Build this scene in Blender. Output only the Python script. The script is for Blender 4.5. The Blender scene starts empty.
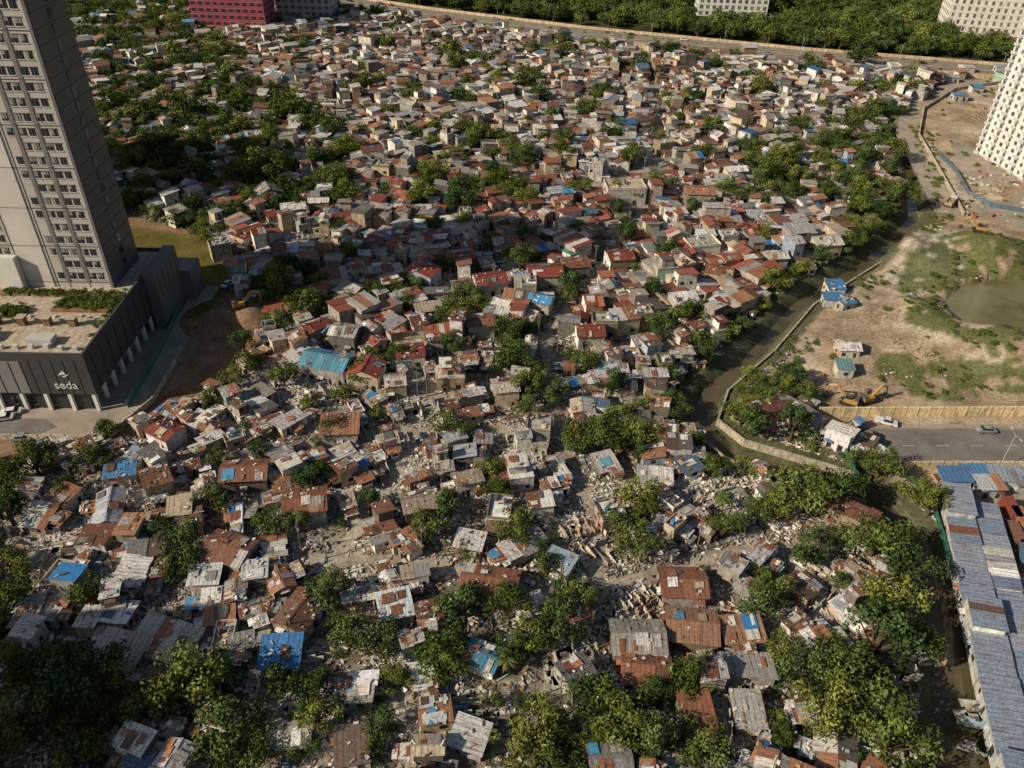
import bpy, math, random, time
import numpy as np
from mathutils import Vector, Matrix
T0=time.time()
random.seed(7); rng=np.random.default_rng(7)
R=random.random
def U(a,b): return a+(b-a)*random.random()
scene=bpy.context.scene
# ---------------------------------------------------------------- camera (drone, 120 m above ground)
H=120.0; FPX=800.0; PITCH=math.radians(36.6); ROLL=math.radians(1.4)
F=Vector((0,math.cos(PITCH),-math.sin(PITCH)))
U0=Vector((0,math.sin(PITCH),math.cos(PITCH))); R0=Vector((1,0,0))
RT=math.cos(ROLL)*R0+math.sin(ROLL)*U0
UP=math.cos(ROLL)*U0-math.sin(ROLL)*R0
cam=bpy.data.cameras.new("drone_camera"); camo=bpy.data.objects.new("drone_camera",cam)
cam.sensor_width=36; cam.lens=FPX/1024*36; cam.clip_end=12000; cam.clip_start=1
m=Matrix((RT,UP,-F)).transposed().to_4x4(); m.translation=Vector((0,0,H)); camo.matrix_world=m
scene.collection.objects.link(camo); scene.camera=camo
def G(u,v,z=0.0):
    """image pixel, cast through the camera -> world position in metres on the horizontal plane z"""
    d=F+RT*((u-512)/FPX)-UP*((v-384)/FPX)
    t=(z-H)/d.z
    return (d.x*t,d.y*t)
def PG(pts,z=0.0): return [G(u,v,z) for u,v in pts]
# ---------------------------------------------------------------- world & sun
SAZ=(0.92,0.39); SEL=math.radians(31)
sd=Vector((SAZ[0]*math.cos(SEL),SAZ[1]*math.cos(SEL),-math.sin(SEL)*math.hypot(*SAZ))).normalized()
w=bpy.data.worlds.new("World"); scene.world=w; w.use_nodes=True
nt=w.node_tree; bg=nt.nodes["Background"]
sky=nt.nodes.new("ShaderNodeTexSky"); sky.sky_type='NISHITA'; sky.sun_disc=False
sky.sun_elevation=SEL; sky.sun_rotation=math.atan2(-SAZ[0],-SAZ[1]); sky.air_density=1.2; sky.dust_density=1.5
nt.links.new(sky.outputs[0],bg.inputs[0]); bg.inputs[1].default_value=0.053
sl=bpy.data.lights.new("sun","SUN"); sl.energy=5.0; sl.angle=math.radians(0.5); sl.color=(1.0,0.88,0.70)
so=bpy.data.objects.new("sun",sl); so.rotation_euler=sd.to_track_quat('-Z','Y').to_euler(); so.location=(-200,-100,300)
scene.collection.objects.link(so)
scene.view_settings.view_transform='Standard'; scene.view_settings.look='None'
# ---------------------------------------------------------------- materials
def newmat(name,diff=False):
    m=bpy.data.materials.new(name); m.use_nodes=True; n=m.node_tree.nodes; l=m.node_tree.links
    b=n["Principled BSDF"]
    if diff:
        n.remove(b); b=n.new("ShaderNodeBsdfDiffuse"); l.new(b.outputs[0],n["Material Output"].inputs[0])
    return m,n,l,b
def setcol(l,b,s,rough=None):
    l.new(s,b.inputs["Color"] if "Color" in b.inputs else b.inputs["Base Color"])
    if rough is not None and b.type!='BSDF_DIFFUSE': b.inputs["Roughness"].default_value=rough
def noise(n,l,vec,scale,detail=4,rough=0.6):
    t=n.new("ShaderNodeTexNoise"); t.inputs["Scale"].default_value=scale; t.inputs["Detail"].default_value=detail
    t.inputs["Roughness"].default_value=rough
    if vec is not None: l.new(vec,t.inputs["Vector"])
    return t.outputs["Fac"]
def ramp(n,l,fac,a,b,ca=(0,0,0,1),cb=(1,1,1,1)):
    r=n.new("ShaderNodeValToRGB"); r.color_ramp.elements[0].position=a; r.color_ramp.elements[1].position=b
    r.color_ramp.elements[0].color=ca; r.color_ramp.elements[1].color=cb; l.new(fac,r.inputs[0]); return r.outputs[0]
def mix(n,l,fac,a,b,mode='MIX'):
    x=n.new("ShaderNodeMix"); x.data_type='RGBA'; x.blend_type=mode
    for s,val in ((x.inputs[0],fac),(x.inputs[6],a),(x.inputs[7],b)):
        if hasattr(val,'is_linked') : l.new(val,s)
        elif isinstance(val,(int,float)): s.default_value=val
        else: s.default_value=(*val[:3],1)
    return x.outputs[2]
def attr(n): 
    a=n.new("ShaderNodeAttribute"); a.attribute_name="Col"; return a.outputs["Color"]
def mapping(n,l,vec,sc):
    m=n.new("ShaderNodeMapping"); m.inputs["Scale"].default_value=sc; l.new(vec,m.inputs[0]); return m.outputs[0]
def bump(n,l,b,h,s,d):
    k=n.new("ShaderNodeBump"); k.inputs["Strength"].default_value=s; k.inputs["Distance"].default_value=d
    l.new(h,k.inputs["Height"]); l.new(k.outputs[0],b.inputs["Normal"])
def m_roof():
    m,n,l,b=newmat("corrugated_iron"); tc=n.new("ShaderNodeTexCoord").outputs["UV"]
    c=attr(n)
    st=noise(n,l,mapping(n,l,tc,(1.6,0.35,1)),1.0,3,0.65)
    f=ramp(n,l,st,0.49,0.68); c1=mix(n,l,f,c,mix(n,l,0.6,c,(0.14,0.058,0.03)))
    n2=noise(n,l,tc,2.2,3,0.7); c2=mix(n,l,1.0,c1,ramp(n,l,n2,0.3,0.72,(0.58,0.58,0.58,1),(1.38,1.36,1.33,1)),'MULTIPLY')
    w=n.new("ShaderNodeTexWave"); w.inputs["Scale"].default_value=0.35; w.inputs["Distortion"].default_value=0.3; l.new(tc,w.inputs[0])
    c3=mix(n,l,1.0,c2,ramp(n,l,w.outputs["Fac"],0.02,0.12,(0.6,0.6,0.6,1),(1,1,1,1)),'MULTIPLY')
    setcol(l,b,c3,0.5)
    return m
def m_generic(name,rough=0.9,sc=0.7,lo=0.6,hi=1.25,bs=0.3,stain=True,diff=False):
    m,n,l,b=newmat(name,diff); t=n.new("ShaderNodeTexCoord"); tc=t.outputs["UV"]
    c=attr(n); n1=noise(n,l,tc,sc,3,0.7)
    c1=mix(n,l,1.0,c,ramp(n,l,n1,0.3,0.7,(lo,lo,lo*0.97,1),(hi,hi,hi,1)),'MULTIPLY')
    if stain:
        n2=noise(n,l,mapping(n,l,tc,(1.3,0.25,1)),1.0,2,0.6)
        c1=mix(n,l,ramp(n,l,n2,0.52,0.7,(0,0,0,1),(0.6,0.6,0.6,1)),c1,(0.10,0.085,0.07))
    setcol(l,b,c1,rough)
    if bs: bump(n,l,b,noise(n,l,tc,sc*5,3),bs,0.05)
    return m
M_ROOF=m_roof(); M_WALL=m_generic("weathered_wall",bs=0,diff=True); M_TARP=m_generic("plastic_tarp",0.5,1.2,0.6,1.15,0.6,stain=False)
M_GLASS,n_,l_,b_=newmat("dark_glass"); b_.inputs["Base Color"].default_value=(0.03,0.035,0.04,1); b_.inputs["Roughness"].default_value=0.12
M_PAINT=m_generic("painted_surface",0.5,0.15,0.86,1.06,0,stain=False)
M_DEB=m_generic("rubble_debris",0.9,1.5,0.65,1.25,0,stain=False,diff=True)
MATS=[M_ROOF,M_WALL,M_TARP,M_GLASS,M_PAINT,M_DEB]
ROOF,WALL,TARP,GLASS,PAINT,DEB=range(6)
def m_ground():
    m,n,l,b=newmat("ground_soil",True); tc=n.new("ShaderNodeTexCoord").outputs["Object"]; c=attr(n)
    n1=noise(n,l,tc,0.12,5,0.7); n2=noise(n,l,tc,1.3,5,0.8)
    c1=mix(n,l,1.0,c,ramp(n,l,n1,0.32,0.7,(0.6,0.58,0.55,1),(1.32,1.32,1.3,1)),'MULTIPLY')
    c2=mix(n,l,1.0,c1,ramp(n,l,n2,0.35,0.65,(0.55,0.55,0.55,1),(1.4,1.4,1.4,1)),'MULTIPLY')
    setcol(l,b,c2); bump(n,l,b,n2,0.6,0.3); return m
M_GROUND=m_ground()
def m_paving(name,col,lo=0.75,hi=1.15):
    m,n,l,b=newmat(name,True); tc=n.new("ShaderNodeTexCoord").outputs["Object"]
    n1=noise(n,l,tc,0.15,6,0.7); c=mix(n,l,1.0,col,ramp(n,l,n1,0.3,0.7,(lo,lo,lo,1),(hi,hi,hi,1)),'MULTIPLY')
    n2=noise(n,l,tc,3,4,0.8); c=mix(n,l,1.0,c,ramp(n,l,n2,0.3,0.7,(0.8,0.8,0.8,1),(1.1,1.1,1.1,1)),'MULTIPLY')
    setcol(l,b,c); return m
M_ASPH=m_paving("asphalt",(0.22,0.2,0.18),.65,1.2); M_CONC=m_paving("concrete_paving",(0.38,0.325,0.26),.65,1.2); M_MARK=m_paving("road_paint",(0.7,0.7,0.66))
M_TRACK=m_paving("dirt_track",(0.29,0.19,0.125),0.55,1.35)
def m_water(name,col):
    m,n,l,b=newmat(name); tc=n.new("ShaderNodeTexCoord").outputs["Object"]
    c=mix(n,l,ramp(n,l,noise(n,l,tc,0.08,5),0.4,0.65),col,tuple(k*0.6 for k in col)); l.new(c,b.inputs["Base Color"])
    b.inputs["Roughness"].default_value=0.12; bump(n,l,b,noise(n,l,tc,2.0,3),0.12,0.05); return m
M_POND=m_water("pond_water_mat",(0.18,0.165,0.07)); M_CREEK=m_water("creek_water_mat",(0.12,0.095,0.05))
def m_leaf():
    m,n,l,b=newmat("leaves",True); c=attr(n); oi=n.new("ShaderNodeObjectInfo")
    hs=n.new("ShaderNodeHueSaturation"); l.new(c,hs.inputs["Color"])
    mr=n.new("ShaderNodeMapRange"); l.new(oi.outputs["Random"],mr.inputs[0]); mr.inputs[3].default_value=0.48; mr.inputs[4].default_value=0.53
    mv=n.new("ShaderNodeMapRange"); l.new(oi.outputs["Random"],mv.inputs[0]); mv.inputs[3].default_value=1.4; mv.inputs[4].default_value=0.75
    l.new(mr.outputs[0],hs.inputs["Hue"]); l.new(mv.outputs[0],hs.inputs["Value"]); hs.inputs["Saturation"].default_value=1.02
    setcol(l,b,hs.outputs[0]); return m
M_LEAF=m_leaf(); M_BARK=m_paving("bark",(0.12,0.09,0.06))
# ---------------------------------------------------------------- quad mesh builder
class MB:
    def __init__(s): s.Q=[];s.C=[];s.M=[];s.X=[]
    def quad(s,a,b,c,d,col,mat): s.Q.append((a,b,c,d)); s.C.append(col); s.M.append(mat)
    def tri(s,a,b,c,col,mat):
        s.quad(a,b,tuple((b[i]+c[i])/2 for i in range(3)),c,col,mat)
    def slab(s,a,b,c,d,t,col,mat,bottom=False):
        s.quad(a,b,c,d,col,mat)
        k=[(p[0],p[1],p[2]-t) for p in (a,b,c,d)]; p=(a,b,c,d)
        for i in range(4):
            j=(i+1)%4; s.quad(k[i],k[j],p[j],p[i],col,mat)
        if bottom: s.quad(k[3],k[2],k[1],k[0],col,mat)
    def box(s,x,y,z0,sx,sy,sz,a,col,mat,bottom=False,tilt=0.0):
        c,n=math.cos(a),math.sin(a)
        def P(lx,ly,lz): 
            if tilt: lx,lz=lx*math.cos(tilt)-lz*math.sin(tilt),lx*math.sin(tilt)+lz*math.cos(tilt)
            return (x+c*lx-n*ly,y+n*lx+c*ly,z0+lz)
        hx,hy=sx/2,sy/2
        t=[P(-hx,-hy,sz),P(hx,-hy,sz),P(hx,hy,sz),P(-hx,hy,sz)]; b=[P(-hx,-hy,0),P(hx,-hy,0),P(hx,hy,0),P(-hx,hy,0)]
        s.quad(*t,col,mat)
        for i in range(4):
            j=(i+1)%4; s.quad(b[i],b[j],t[j],t[i],col,mat)
        if bottom: s.quad(b[3],b[2],b[1],b[0],col,mat)
    def cyl(s,p0,p1,r0,r1,col,mat,n=8):
        p0=Vector(p0);p1=Vector(p1); d=(p1-p0).normalized(); u=d.orthogonal().normalized(); v=d.cross(u)
        A=[tuple(p0+(u*math.cos(k*2*math.pi/n)+v*math.sin(k*2*math.pi/n))*r0) for k in range(n)]
        B=[tuple(p1+(u*math.cos(k*2*math.pi/n)+v*math.sin(k*2*math.pi/n))*r1) for k in range(n)]
        for k in range(n):
            j=(k+1)%n; s.quad(A[k],A[j],B[j],B[k],col,mat)
        for k in range(0,n,2):
            s.quad(tuple(p1),B[k],B[(k+1)%n],B[(k+2)%n],col,mat); s.quad(tuple(p0),A[(k+2)%n],A[(k+1)%n],A[k],col,mat)
    def mesh(s,name,mats=None,extra=None):
        Q=np.array(s.Q,dtype=np.float32).reshape(-1,4,3); C=np.array(s.C,dtype=np.float32).reshape(-1,3); M=np.array(s.M,dtype=np.int32)
        return qmesh(name,Q,C,M,mats or MATS)
def qmesh(name,Q,C,M,mats):
    me=bpy.data.meshes.new(name); N=len(Q)
    me.vertices.add(N*4); me.loops.add(N*4); me.polygons.add(N)
    me.vertices.foreach_set("co",np.ascontiguousarray(Q,dtype=np.float32).ravel())
    me.loops.foreach_set("vertex_index",np.arange(N*4,dtype=np.int32))
    me.polygons.foreach_set("loop_start",np.arange(0,N*4,4,dtype=np.int32))
    me.polygons.foreach_set("material_index",M.astype(np.int32))
    ca=me.color_attributes.new("Col",'FLOAT_COLOR','CORNER')
    c4=np.ones((N,4),dtype=np.float32); c4[:,:3]=C; ca.data.foreach_set("color",np.repeat(c4,4,axis=0).ravel())
    uv=me.uv_layers.new(name="UVMap")
    la=np.linalg.norm(Q[:,1]-Q[:,0],axis=1); lb=np.linalg.norm(Q[:,3]-Q[:,0],axis=1)
    o=rng.uniform(0,500,(N,2)); z=np.zeros(N)
    uvv=np.stack([np.stack([z,z],1),np.stack([la,z],1),np.stack([la,lb],1),np.stack([z,lb],1)],1)+o[:,None,:]
    uv.data.foreach_set("uv",uvv.astype(np.float32).ravel())
    for mm in mats: me.materials.append(mm)
    me.update(calc_edges=True); return me
def obj(name,me,parent=None,coll=None,loc=None,rot=0,sc=None):
    o=bpy.data.objects.new(name,me); (coll or scene.collection).objects.link(o)
    if loc: o.location=loc
    if rot: o.rotation_euler=(0,0,rot)
    if sc: o.scale=sc
    if parent: o.parent=parent
    return o
# ---------------------------------------------------------------- zones
def inpoly(X,Y,poly):
    X=np.asarray(X,float);Y=np.asarray(Y,float); r=np.zeros(X.shape,bool); n=len(poly); j=n-1
    for i in range(n):
        xi,yi=poly[i];xj,yj=poly[j]
        if yi!=yj:
            r^=((yi>Y)!=(yj>Y))&(X<(xj-xi)*(Y-yi)/(yj-yi)+xi)
        j=i
    return r
def dline(X,Y,pl):
    D=np.full(np.shape(X),1e9)
    for (ax,ay),(bx,by) in zip(pl[:-1],pl[1:]):
        dx,dy=bx-ax,by-ay; t=np.clip(((X-ax)*dx+(Y-ay)*dy)/(dx*dx+dy*dy+1e-9),0,1)
        D=np.minimum(D,np.hypot(X-ax-t*dx,Y-ay-t*dy))
    return D
LAT=rng.random((257,257))
def vn(X,Y,s,o=0):
    x=np.asarray(X)/s+100+o; y=np.asarray(Y)/s+100+o*1.7
    xi=np.floor(x).astype(int);yi=np.floor(y).astype(int);fx=x-xi;fy=y-yi; fx=fx*fx*(3-2*fx);fy=fy*fy*(3-2*fy)
    a=LAT[xi%256,yi%256];b=LAT[(xi+1)%256,yi%256];c=LAT[xi%256,(yi+1)%256];d=LAT[(xi+1)%256,(yi+1)%256]
    return (a*(1-fx)+b*fx)*(1-fy)+(c*(1-fx)+d*fx)*fy
Z_HOTEL=PG([(-500,215),(130,215),(200,235),(240,285),(265,335),(235,380),(140,432),(-30,478),(-600,640)])
Z_SITE=PG([(1500,45),(1024,85),(945,78),(900,118),(898,170),(925,220),(880,262),(808,318),(785,362),(815,420),(872,450),(880,480),(930,492),(962,640),(985,800),(1900,900)])
Z_FAR=PG([(-500,-60),(100,-25),(300,4),(420,18),(580,38),(800,60),(1000,76),(1500,110),(1500,-120),(-500,-130)])
CREEK=PG([(893,118),(912,170),(915,215),(868,258),(800,300),(760,345),(712,385),(700,420),(735,450),(800,470),(868,490),(912,535),(945,590),(962,650),(965,720),(975,860)])
POND=PG([(944,300),(960,284),(990,277),(1030,276),(1200,285),(1200,335),(1024,331),(985,332),(955,324)])
LANES=[PG(p) for p in ([(250,800),(275,700),(300,640),(335,560),(395,470),(425,400),(470,345),(500,290),(520,240)],[(560,800),(545,700),(590,610),(600,530),(560,440),(545,340),(600,270),(640,215),(660,120),(640,50)],
  [(20,560),(150,515),(250,455),(400,432),(520,430)],[(190,215),(330,245),(470,215),(700,160),(890,140)],[(300,560),(420,560),(560,600),(700,560),(820,540)],[(250,90),(420,120),(640,100),(880,95)],[(430,400),(560,360),(700,330)])]
RUB=[PG(p) for p in ([(398,372),(500,368),(508,412),(430,425),(385,410)],[(250,362),(345,372),(340,402),(300,412),(235,392)],[(672,476),(745,478),(750,512),(680,515)],
  [(505,440),(545,440),(560,480),(515,490)],[(560,520),(610,525),(612,560),(565,560)],[(760,560),(830,560),(855,625),(780,625)],[(0,545),(50,510),(80,560),(30,595)],[(90,545),(150,540),(150,580),(95,585)],
  [(140,610),(205,610),(225,645),(155,655)],[(545,640),(600,640),(600,680),(560,690)],[(250,665),(320,650),(330,705),(270,730)],[(880,640),(980,650),(980,768),(850,768)],[(325,430),(410,435),(400,490),(330,480)],[(455,700),(510,700),(495,745),(410,745)],
  [(430,470),(480,475),(475,510),(430,500)],[(330,580),(380,585),(370,630),(330,620)],[(620,590),(655,595),(650,620),(615,618)],[(90,490),(140,480),(150,505),(95,515)],[(620,490),(665,490),(668,530),(630,530)],[(700,680),(760,680),(770,740),(700,740)])]
TREEZ=[(PG(p),d) for p,d in (([(100,30),(205,25),(240,60),(340,140),(350,200),(235,225),(215,255),(140,225),(90,150)],.52),([(60,0),(190,0),(190,35),(60,45)],.65),
 ([(500,335),(545,328),(552,415),(510,420)],.5),([(430,283),(480,278),(482,330),(430,333)],.45),([(560,400),(660,398),(672,520),(622,560),(600,480),(560,460)],.36),
 ([(690,360),(800,370),(832,420),(852,480),(900,480),(945,560),(935,640),(850,600),(820,520),(700,450)],.34),
 ([(790,640),(860,600),(955,640),(985,900),(700,900),(730,740)],.36),([(480,690),(690,680),(720,900),(470,900)],.34),
 ([(-200,560),(30,560),(60,650),(130,700),(250,680),(260,900),(-200,900)],.45),([(550,190),(720,200),(730,240),(600,300),(555,230)],.2),
 ([(740,150),(800,130),(835,190),(770,212)],.3),([(600,290),(705,300),(690,345),(600,350)],.28),([(380,150),(525,140),(530,190),(440,215),(380,190)],.26),
 ([(820,110),(900,110),(915,225),(850,245),(810,190)],.36),([(420,600),(560,600),(560,680),(420,680)],.22),([(260,270),(335,275),(330,330),(250,350)],.5),([(700,540),(860,560),(860,640),(760,640)],.2))]
GRASS=[([(905,262),(960,244),(1100,244),(1100,285),(960,283),(940,300),(958,335),(1100,335),(1100,362),(990,362),(960,345),(900,320)],.66),([(885,362),(960,362),(1100,372),(1100,405),(900,395)],.4)]
# ---------------------------------------------------------------- ground
def mounds(X,Y):
    z=np.zeros(np.shape(X))
    for u,v,r,h in ((893,252,9,4),(905,262,7,3),(880,268,6,2.5),(915,245,7,3),(930,262,9,2.5),(968,252,12,4),(1000,256,14,3.5),(915,312,8,2.5),(930,340,12,2),(985,350,15,2),(1018,350,12,2.5),(222,318,6,2.5),(250,322,5,3),(262,310,5,2),(855,300,6,1.5),(880,355,10,1.2),(870,320,8,1.3)):
        x,y=G(u,v); d2=((X-x)**2+(Y-y)**2)/(r*r); z+=h*np.exp(-d2)
    return z
def cwid(Y): return np.clip((170-np.asarray(Y,float))/60,0,1)*2.6
def hgt(X,Y):
    X=np.asarray(X,float);Y=np.asarray(Y,float)
    dc=dline(X,Y,CREEK); z=-3.4*np.clip(1-(dc-0.6-cwid(Y))/3.6,0,1)
    z=z+mounds(X,Y)*(dc>6)
    pi_=inpoly(X,Y,POND)
    z=np.where(pi_,-2.2,z)
    return z
gx=np.arange(-440,441,1.6); gy=np.arange(30,640,1.6)
GX,GY=np.meshgrid(gx,gy)
GZ=hgt(GX,GY)
ins=inpoly(GX,GY,Z_SITE); GZ+=ins*(vn(GX,GY,9)-0.5)*0.5*(dline(GX,GY,CREEK)>7)*(GY>PG([(900,412)])[0][1]+6)
col=np.empty(GX.shape+(3,)); col[:]=(0.22,0.185,0.15)
nA=vn(GX,GY,18,3);nB=vn(GX,GY,6,9);nC=vn(GX,GY,3,5)
def paint(mask,c,amt=1.0):
    a=(mask*amt)[...,None]
    col[:]=col*(1-a)+np.array(c)*a
paint(((nA*0.6+nB*0.4)>0.55)*1.0,(0.38,0.34,0.295),0.8)
paint(((nA*0.5+nC*0.5)<0.36)*1.0,(0.09,0.10,0.045),0.6)
for p in RUB: paint(inpoly(GX+3*(nB-.5)*4,GY+3*(nA-.5)*4,p)*1.0,(0.50,0.46,0.41),0.9)
for p,d in TREEZ: paint(inpoly(GX+(nB-.5)*12,GY+(nA-.5)*12,p)*1.0,(0.095,0.105,0.045),min(1,d*1.4))
for p in LANES: paint((dline(GX,GY,p)<1.9)*1.0,(0.42,0.365,0.30),0.85)
paint(ins*1.0,(0.44,0.335,0.23)); paint(ins*((nA*.5+nB*.5)>0.55),(0.58,0.49,0.37),0.6); paint(ins*(nB<0.25),(0.28,0.20,0.13),0.5)
x_,y_=G(890,254); paint(ins*(np.hypot(GX-x_,GY-y_)<22)*(nB>.3),(0.62,0.57,0.48),0.8)
for p in ([(840,330),(870,300),(920,240),(945,215)],[(850,340),(880,375),(960,400),(1100,402)],[(835,405),(850,360),(845,320)]):
    dd=dline(GX,GY,PG(p)); paint(ins*((abs(dd-1.1)<.8)|(abs(dd-3.2)<.8)),(0.30,0.235,0.165),0.7)
for p,d in GRASS:
    paint(inpoly(GX+(nB-.5)*10,GY+(nA-.5)*10,PG(p))*(nB*.6+nC*.6>0.62-d*.3),(0.115,0.14,0.04),0.85)
hot=inpoly(GX,GY,Z_HOTEL); paint(hot*1.0,(0.27,0.17,0.105))
paint(inpoly(GX,GY,PG([(120,225),(210,238),(235,285),(200,320),(150,300)]))*1.0,(0.13,0.12,0.03),0.9)
far=inpoly(GX,GY,Z_FAR); paint(far*1.0,(0.06,0.07,0.03))
dc=dline(GX,GY,CREEK); paint((dc<7.5)*1.0,(0.085,0.09,0.045),0.85)
ny,nx=GX.shape
me=bpy.data.meshes.new("ground")
V=np.stack([GX,GY,GZ],-1).reshape(-1,3); ii=np.arange(ny*nx).reshape(ny,nx)
Fq=np.stack([ii[:-1,:-1],ii[:-1,1:],ii[1:,1:],ii[1:,:-1]],-1).reshape(-1,4)
x0,x1,y0,y1=gx[0],gx[-1],gy[0],gy[-1]; L=6000
ov=np.array([(x0,y0,0),(x1,y0,0),(x1,y1,0),(x0,y1,0),(-L,-L,0),(L,-L,0),(L,L,0),(-L,L,0)],float); b0=len(V)
of=np.array([(b0+4,b0+5,b0+1,b0),(b0+5,b0+6,b0+2,b0+1),(b0+6,b0+7,b0+3,b0+2),(b0+7,b0+4,b0,b0+3)])
V=np.concatenate([V,ov]);Fq=np.concatenate([Fq,of])
me.vertices.add(len(V)); me.vertices.foreach_set("co",V.astype(np.float32).ravel())
me.loops.add(len(Fq)*4); me.loops.foreach_set("vertex_index",Fq.astype(np.int32).ravel())
me.polygons.add(len(Fq)); me.polygons.foreach_set("loop_start",np.arange(0,len(Fq)*4,4,dtype=np.int32))
ca=me.color_attributes.new("Col",'FLOAT_COLOR','POINT'); c4=np.ones((len(V),4)); c4[:b0,:3]=col.reshape(-1,3); c4[b0:,:3]=(0.07,0.08,0.04)
ca.data.foreach_set("color",c4.astype(np.float32).ravel()); me.materials.append(M_GROUND); me.update(calc_edges=True)
me.polygons.foreach_set("use_smooth",np.ones(len(Fq),bool))
obj("ground",me)
print("ground",time.time()-T0)
def flat(name,pts,z,mat,px=True):
    P=PG(pts) if px else pts
    me=bpy.data.meshes.new(name); me.from_pydata([(x,y,z) for x,y in P],[],[list(range(len(P)))]); me.materials.append(mat); me.update()
    if me.polygons[0].normal.z<0: me.flip_normals()
    return obj(name,me)
def strip_pts(P,off):
    out=[]
    for i,p in enumerate(P):
        a=Vector(P[max(0,i-1)]);b=Vector(P[min(len(P)-1,i+1)]); t=(b-a).normalized(); n=Vector((-t.y,t.x)); out.append((p[0]+n.x*off,p[1]+n.y*off))
    return out
def ribbon(name,P,wd,z,mat,off=0,parent=None):
    A=strip_pts(P,off+wd/2);B=strip_pts(P,off-wd/2); n=len(P)
    me=bpy.data.meshes.new(name); me.from_pydata([(x,y,z) for x,y in A]+[(x,y,z) for x,y in B],[],[(n+i,n+i+1,i+1,i) for i in range(n-1)]); me.materials.append(mat); me.update()
    return obj(name,me,parent)
def wallr(name,P,t,h,colr,z0=0,off=0,mat=WALL):
    mb=MB(); P=strip_pts(P,off) if off else P
    for (ax,ay),(bx,by) in zip(P[:-1],P[1:]):
        L_=math.hypot(bx-ax,by-ay); n=max(1,int(L_/3)); a=math.atan2(by-ay,bx-ax)
        for k in range(n):
            f=(k+.5)/n; j=U(.85,1.1)
            mb.box(ax+(bx-ax)*f,ay+(by-ay)*f,z0,L_/n-0.02,t,h,a,tuple(c*j for c in colr),mat)
            mb.box(ax+(bx-ax)*(k/n),ay+(by-ay)*(k/n),z0,0.3,t+0.12,h+0.12,a,tuple(c*.8 for c in colr),mat)
    return obj(name,mb.mesh(name))
def dashes(name,P,off,z,ln=3,gap=6,wd=0.2,solid=False):
    A=strip_pts(P,off); mb=MB()
    for (ax,ay),(bx,by) in zip(A[:-1],A[1:]):
        L_=math.hypot(bx-ax,by-ay);dx,dy=(bx-ax)/L_,(by-ay)/L_; s=0
        while s<L_:
            e=min(L_,s+(ln if not solid else L_)); q=[(ax+dx*s-dy*-wd/2,ay+dy*s+dx*-wd/2,z),(ax+dx*e-dy*-wd/2,ay+dy*e+dx*-wd/2,z),(ax+dx*e-dy*wd/2,ay+dy*e+dx*wd/2,z),(ax+dx*s-dy*wd/2,ay+dy*s+dx*wd/2,z)]
            mb.quad(*q,(0.7,0.7,0.66),PAINT); s=e+(gap if not solid else 1)
    return obj(name,mb.mesh(name))
# water
flat("pond_water",[(925,268),(1300,265),(1300,350),(925,350)],-0.8,M_POND)
A=strip_pts(CREEK,6);B=strip_pts(CREEK,-6); n=len(CREEK)
me=bpy.data.meshes.new("creek_water"); me.from_pydata([(x,y,-2.3) for x,y in A]+[(x,y,-2.3) for x,y in B],[],[(n+i,n+i+1,i+1,i) for i in range(n-1)]); me.materials.append(M_CREEK); obj("creek_water",me)
# concrete revetment along the channel
wallr("canal_retaining_wall",CREEK[3:11],.45,3.7,(.46,.40,.31),-3.2,off=4.3)
wallr("canal_retaining_wall",CREEK[7:11],.45,3.7,(.46,.40,.31),-3.2,off=-4.3)
wallr("canal_retaining_wall",CREEK[11:16],.45,3.9,(.42,.38,.31),-3.2,off=6.6)
# roads
HW=PG([(60,-50),(250,-12),(420,14),(580,34),(800,56),(1000,72),(1300,96)])
M_HW=m_paving("highway_concrete",(0.28,0.245,0.20))
ribbon("highway_road",HW,26,0.06,M_HW)
ribbon("highway_median_pavement",HW,3,0.2,M_CONC)
for o_ in (-6.5,6.5): dashes("lane_marking",HW,o_,0.07,3,6,0.25)
ribbon("highway_pavement",HW,3,0.18,M_CONC,off=-14.6)
wallr("highway_boundary_wall",HW,0.3,2.6,(0.6,0.44,0.29),0,off=-17.5)
wallr("highway_parapet_wall",HW,0.3,1.8,(0.65,0.5,0.34),0,off=14)
RD=PG([(868,446),(1024,446),(1500,446)])
ribbon("asphalt_road",RD,12,0.06,M_ASPH); dashes("centre_line_marking",RD,0,0.07,3,5,0.12)
ribbon("kerb_pavement",RD,1.6,0.16,M_CONC,off=6.9); ribbon("kerb_pavement",RD,1.6,0.16,M_CONC,off=-6.9)
wallr("roadside_concrete_wall",PG([(818,416),(1024,415),(1500,414)]),0.5,2.6,(0.80,0.64,0.37),0)
wallr("roadside_concrete_wall",PG([(870,468),(1024,468),(1500,468)]),0.3,2.0,(0.70,0.57,0.37),0)
ribbon("concrete_walkway_path",PG([(825,411),(1024,410),(1500,409)]),3,0.10,M_CONC)
flat("site_yard_pavement",[(935,492),(1100,488),(1500,500),(1500,900),(1030,900),(1005,768),(965,600)],0.05,M_CONC)
SR=PG([(1000,80),(945,88),(912,108),(906,135),(925,170),(948,214)])
ribbon("concrete_site_road",SR,9,0.09,M_CONC); wallr("site_road_wall",SR,0.3,1.5,(0.55,0.47,0.35),0,off=5.2); 
flat("tower_apron_pavement",[(950,140),(1100,120),(1300,200),(1100,240),(1000,228),(960,200)],0.07,M_CONC)
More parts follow.
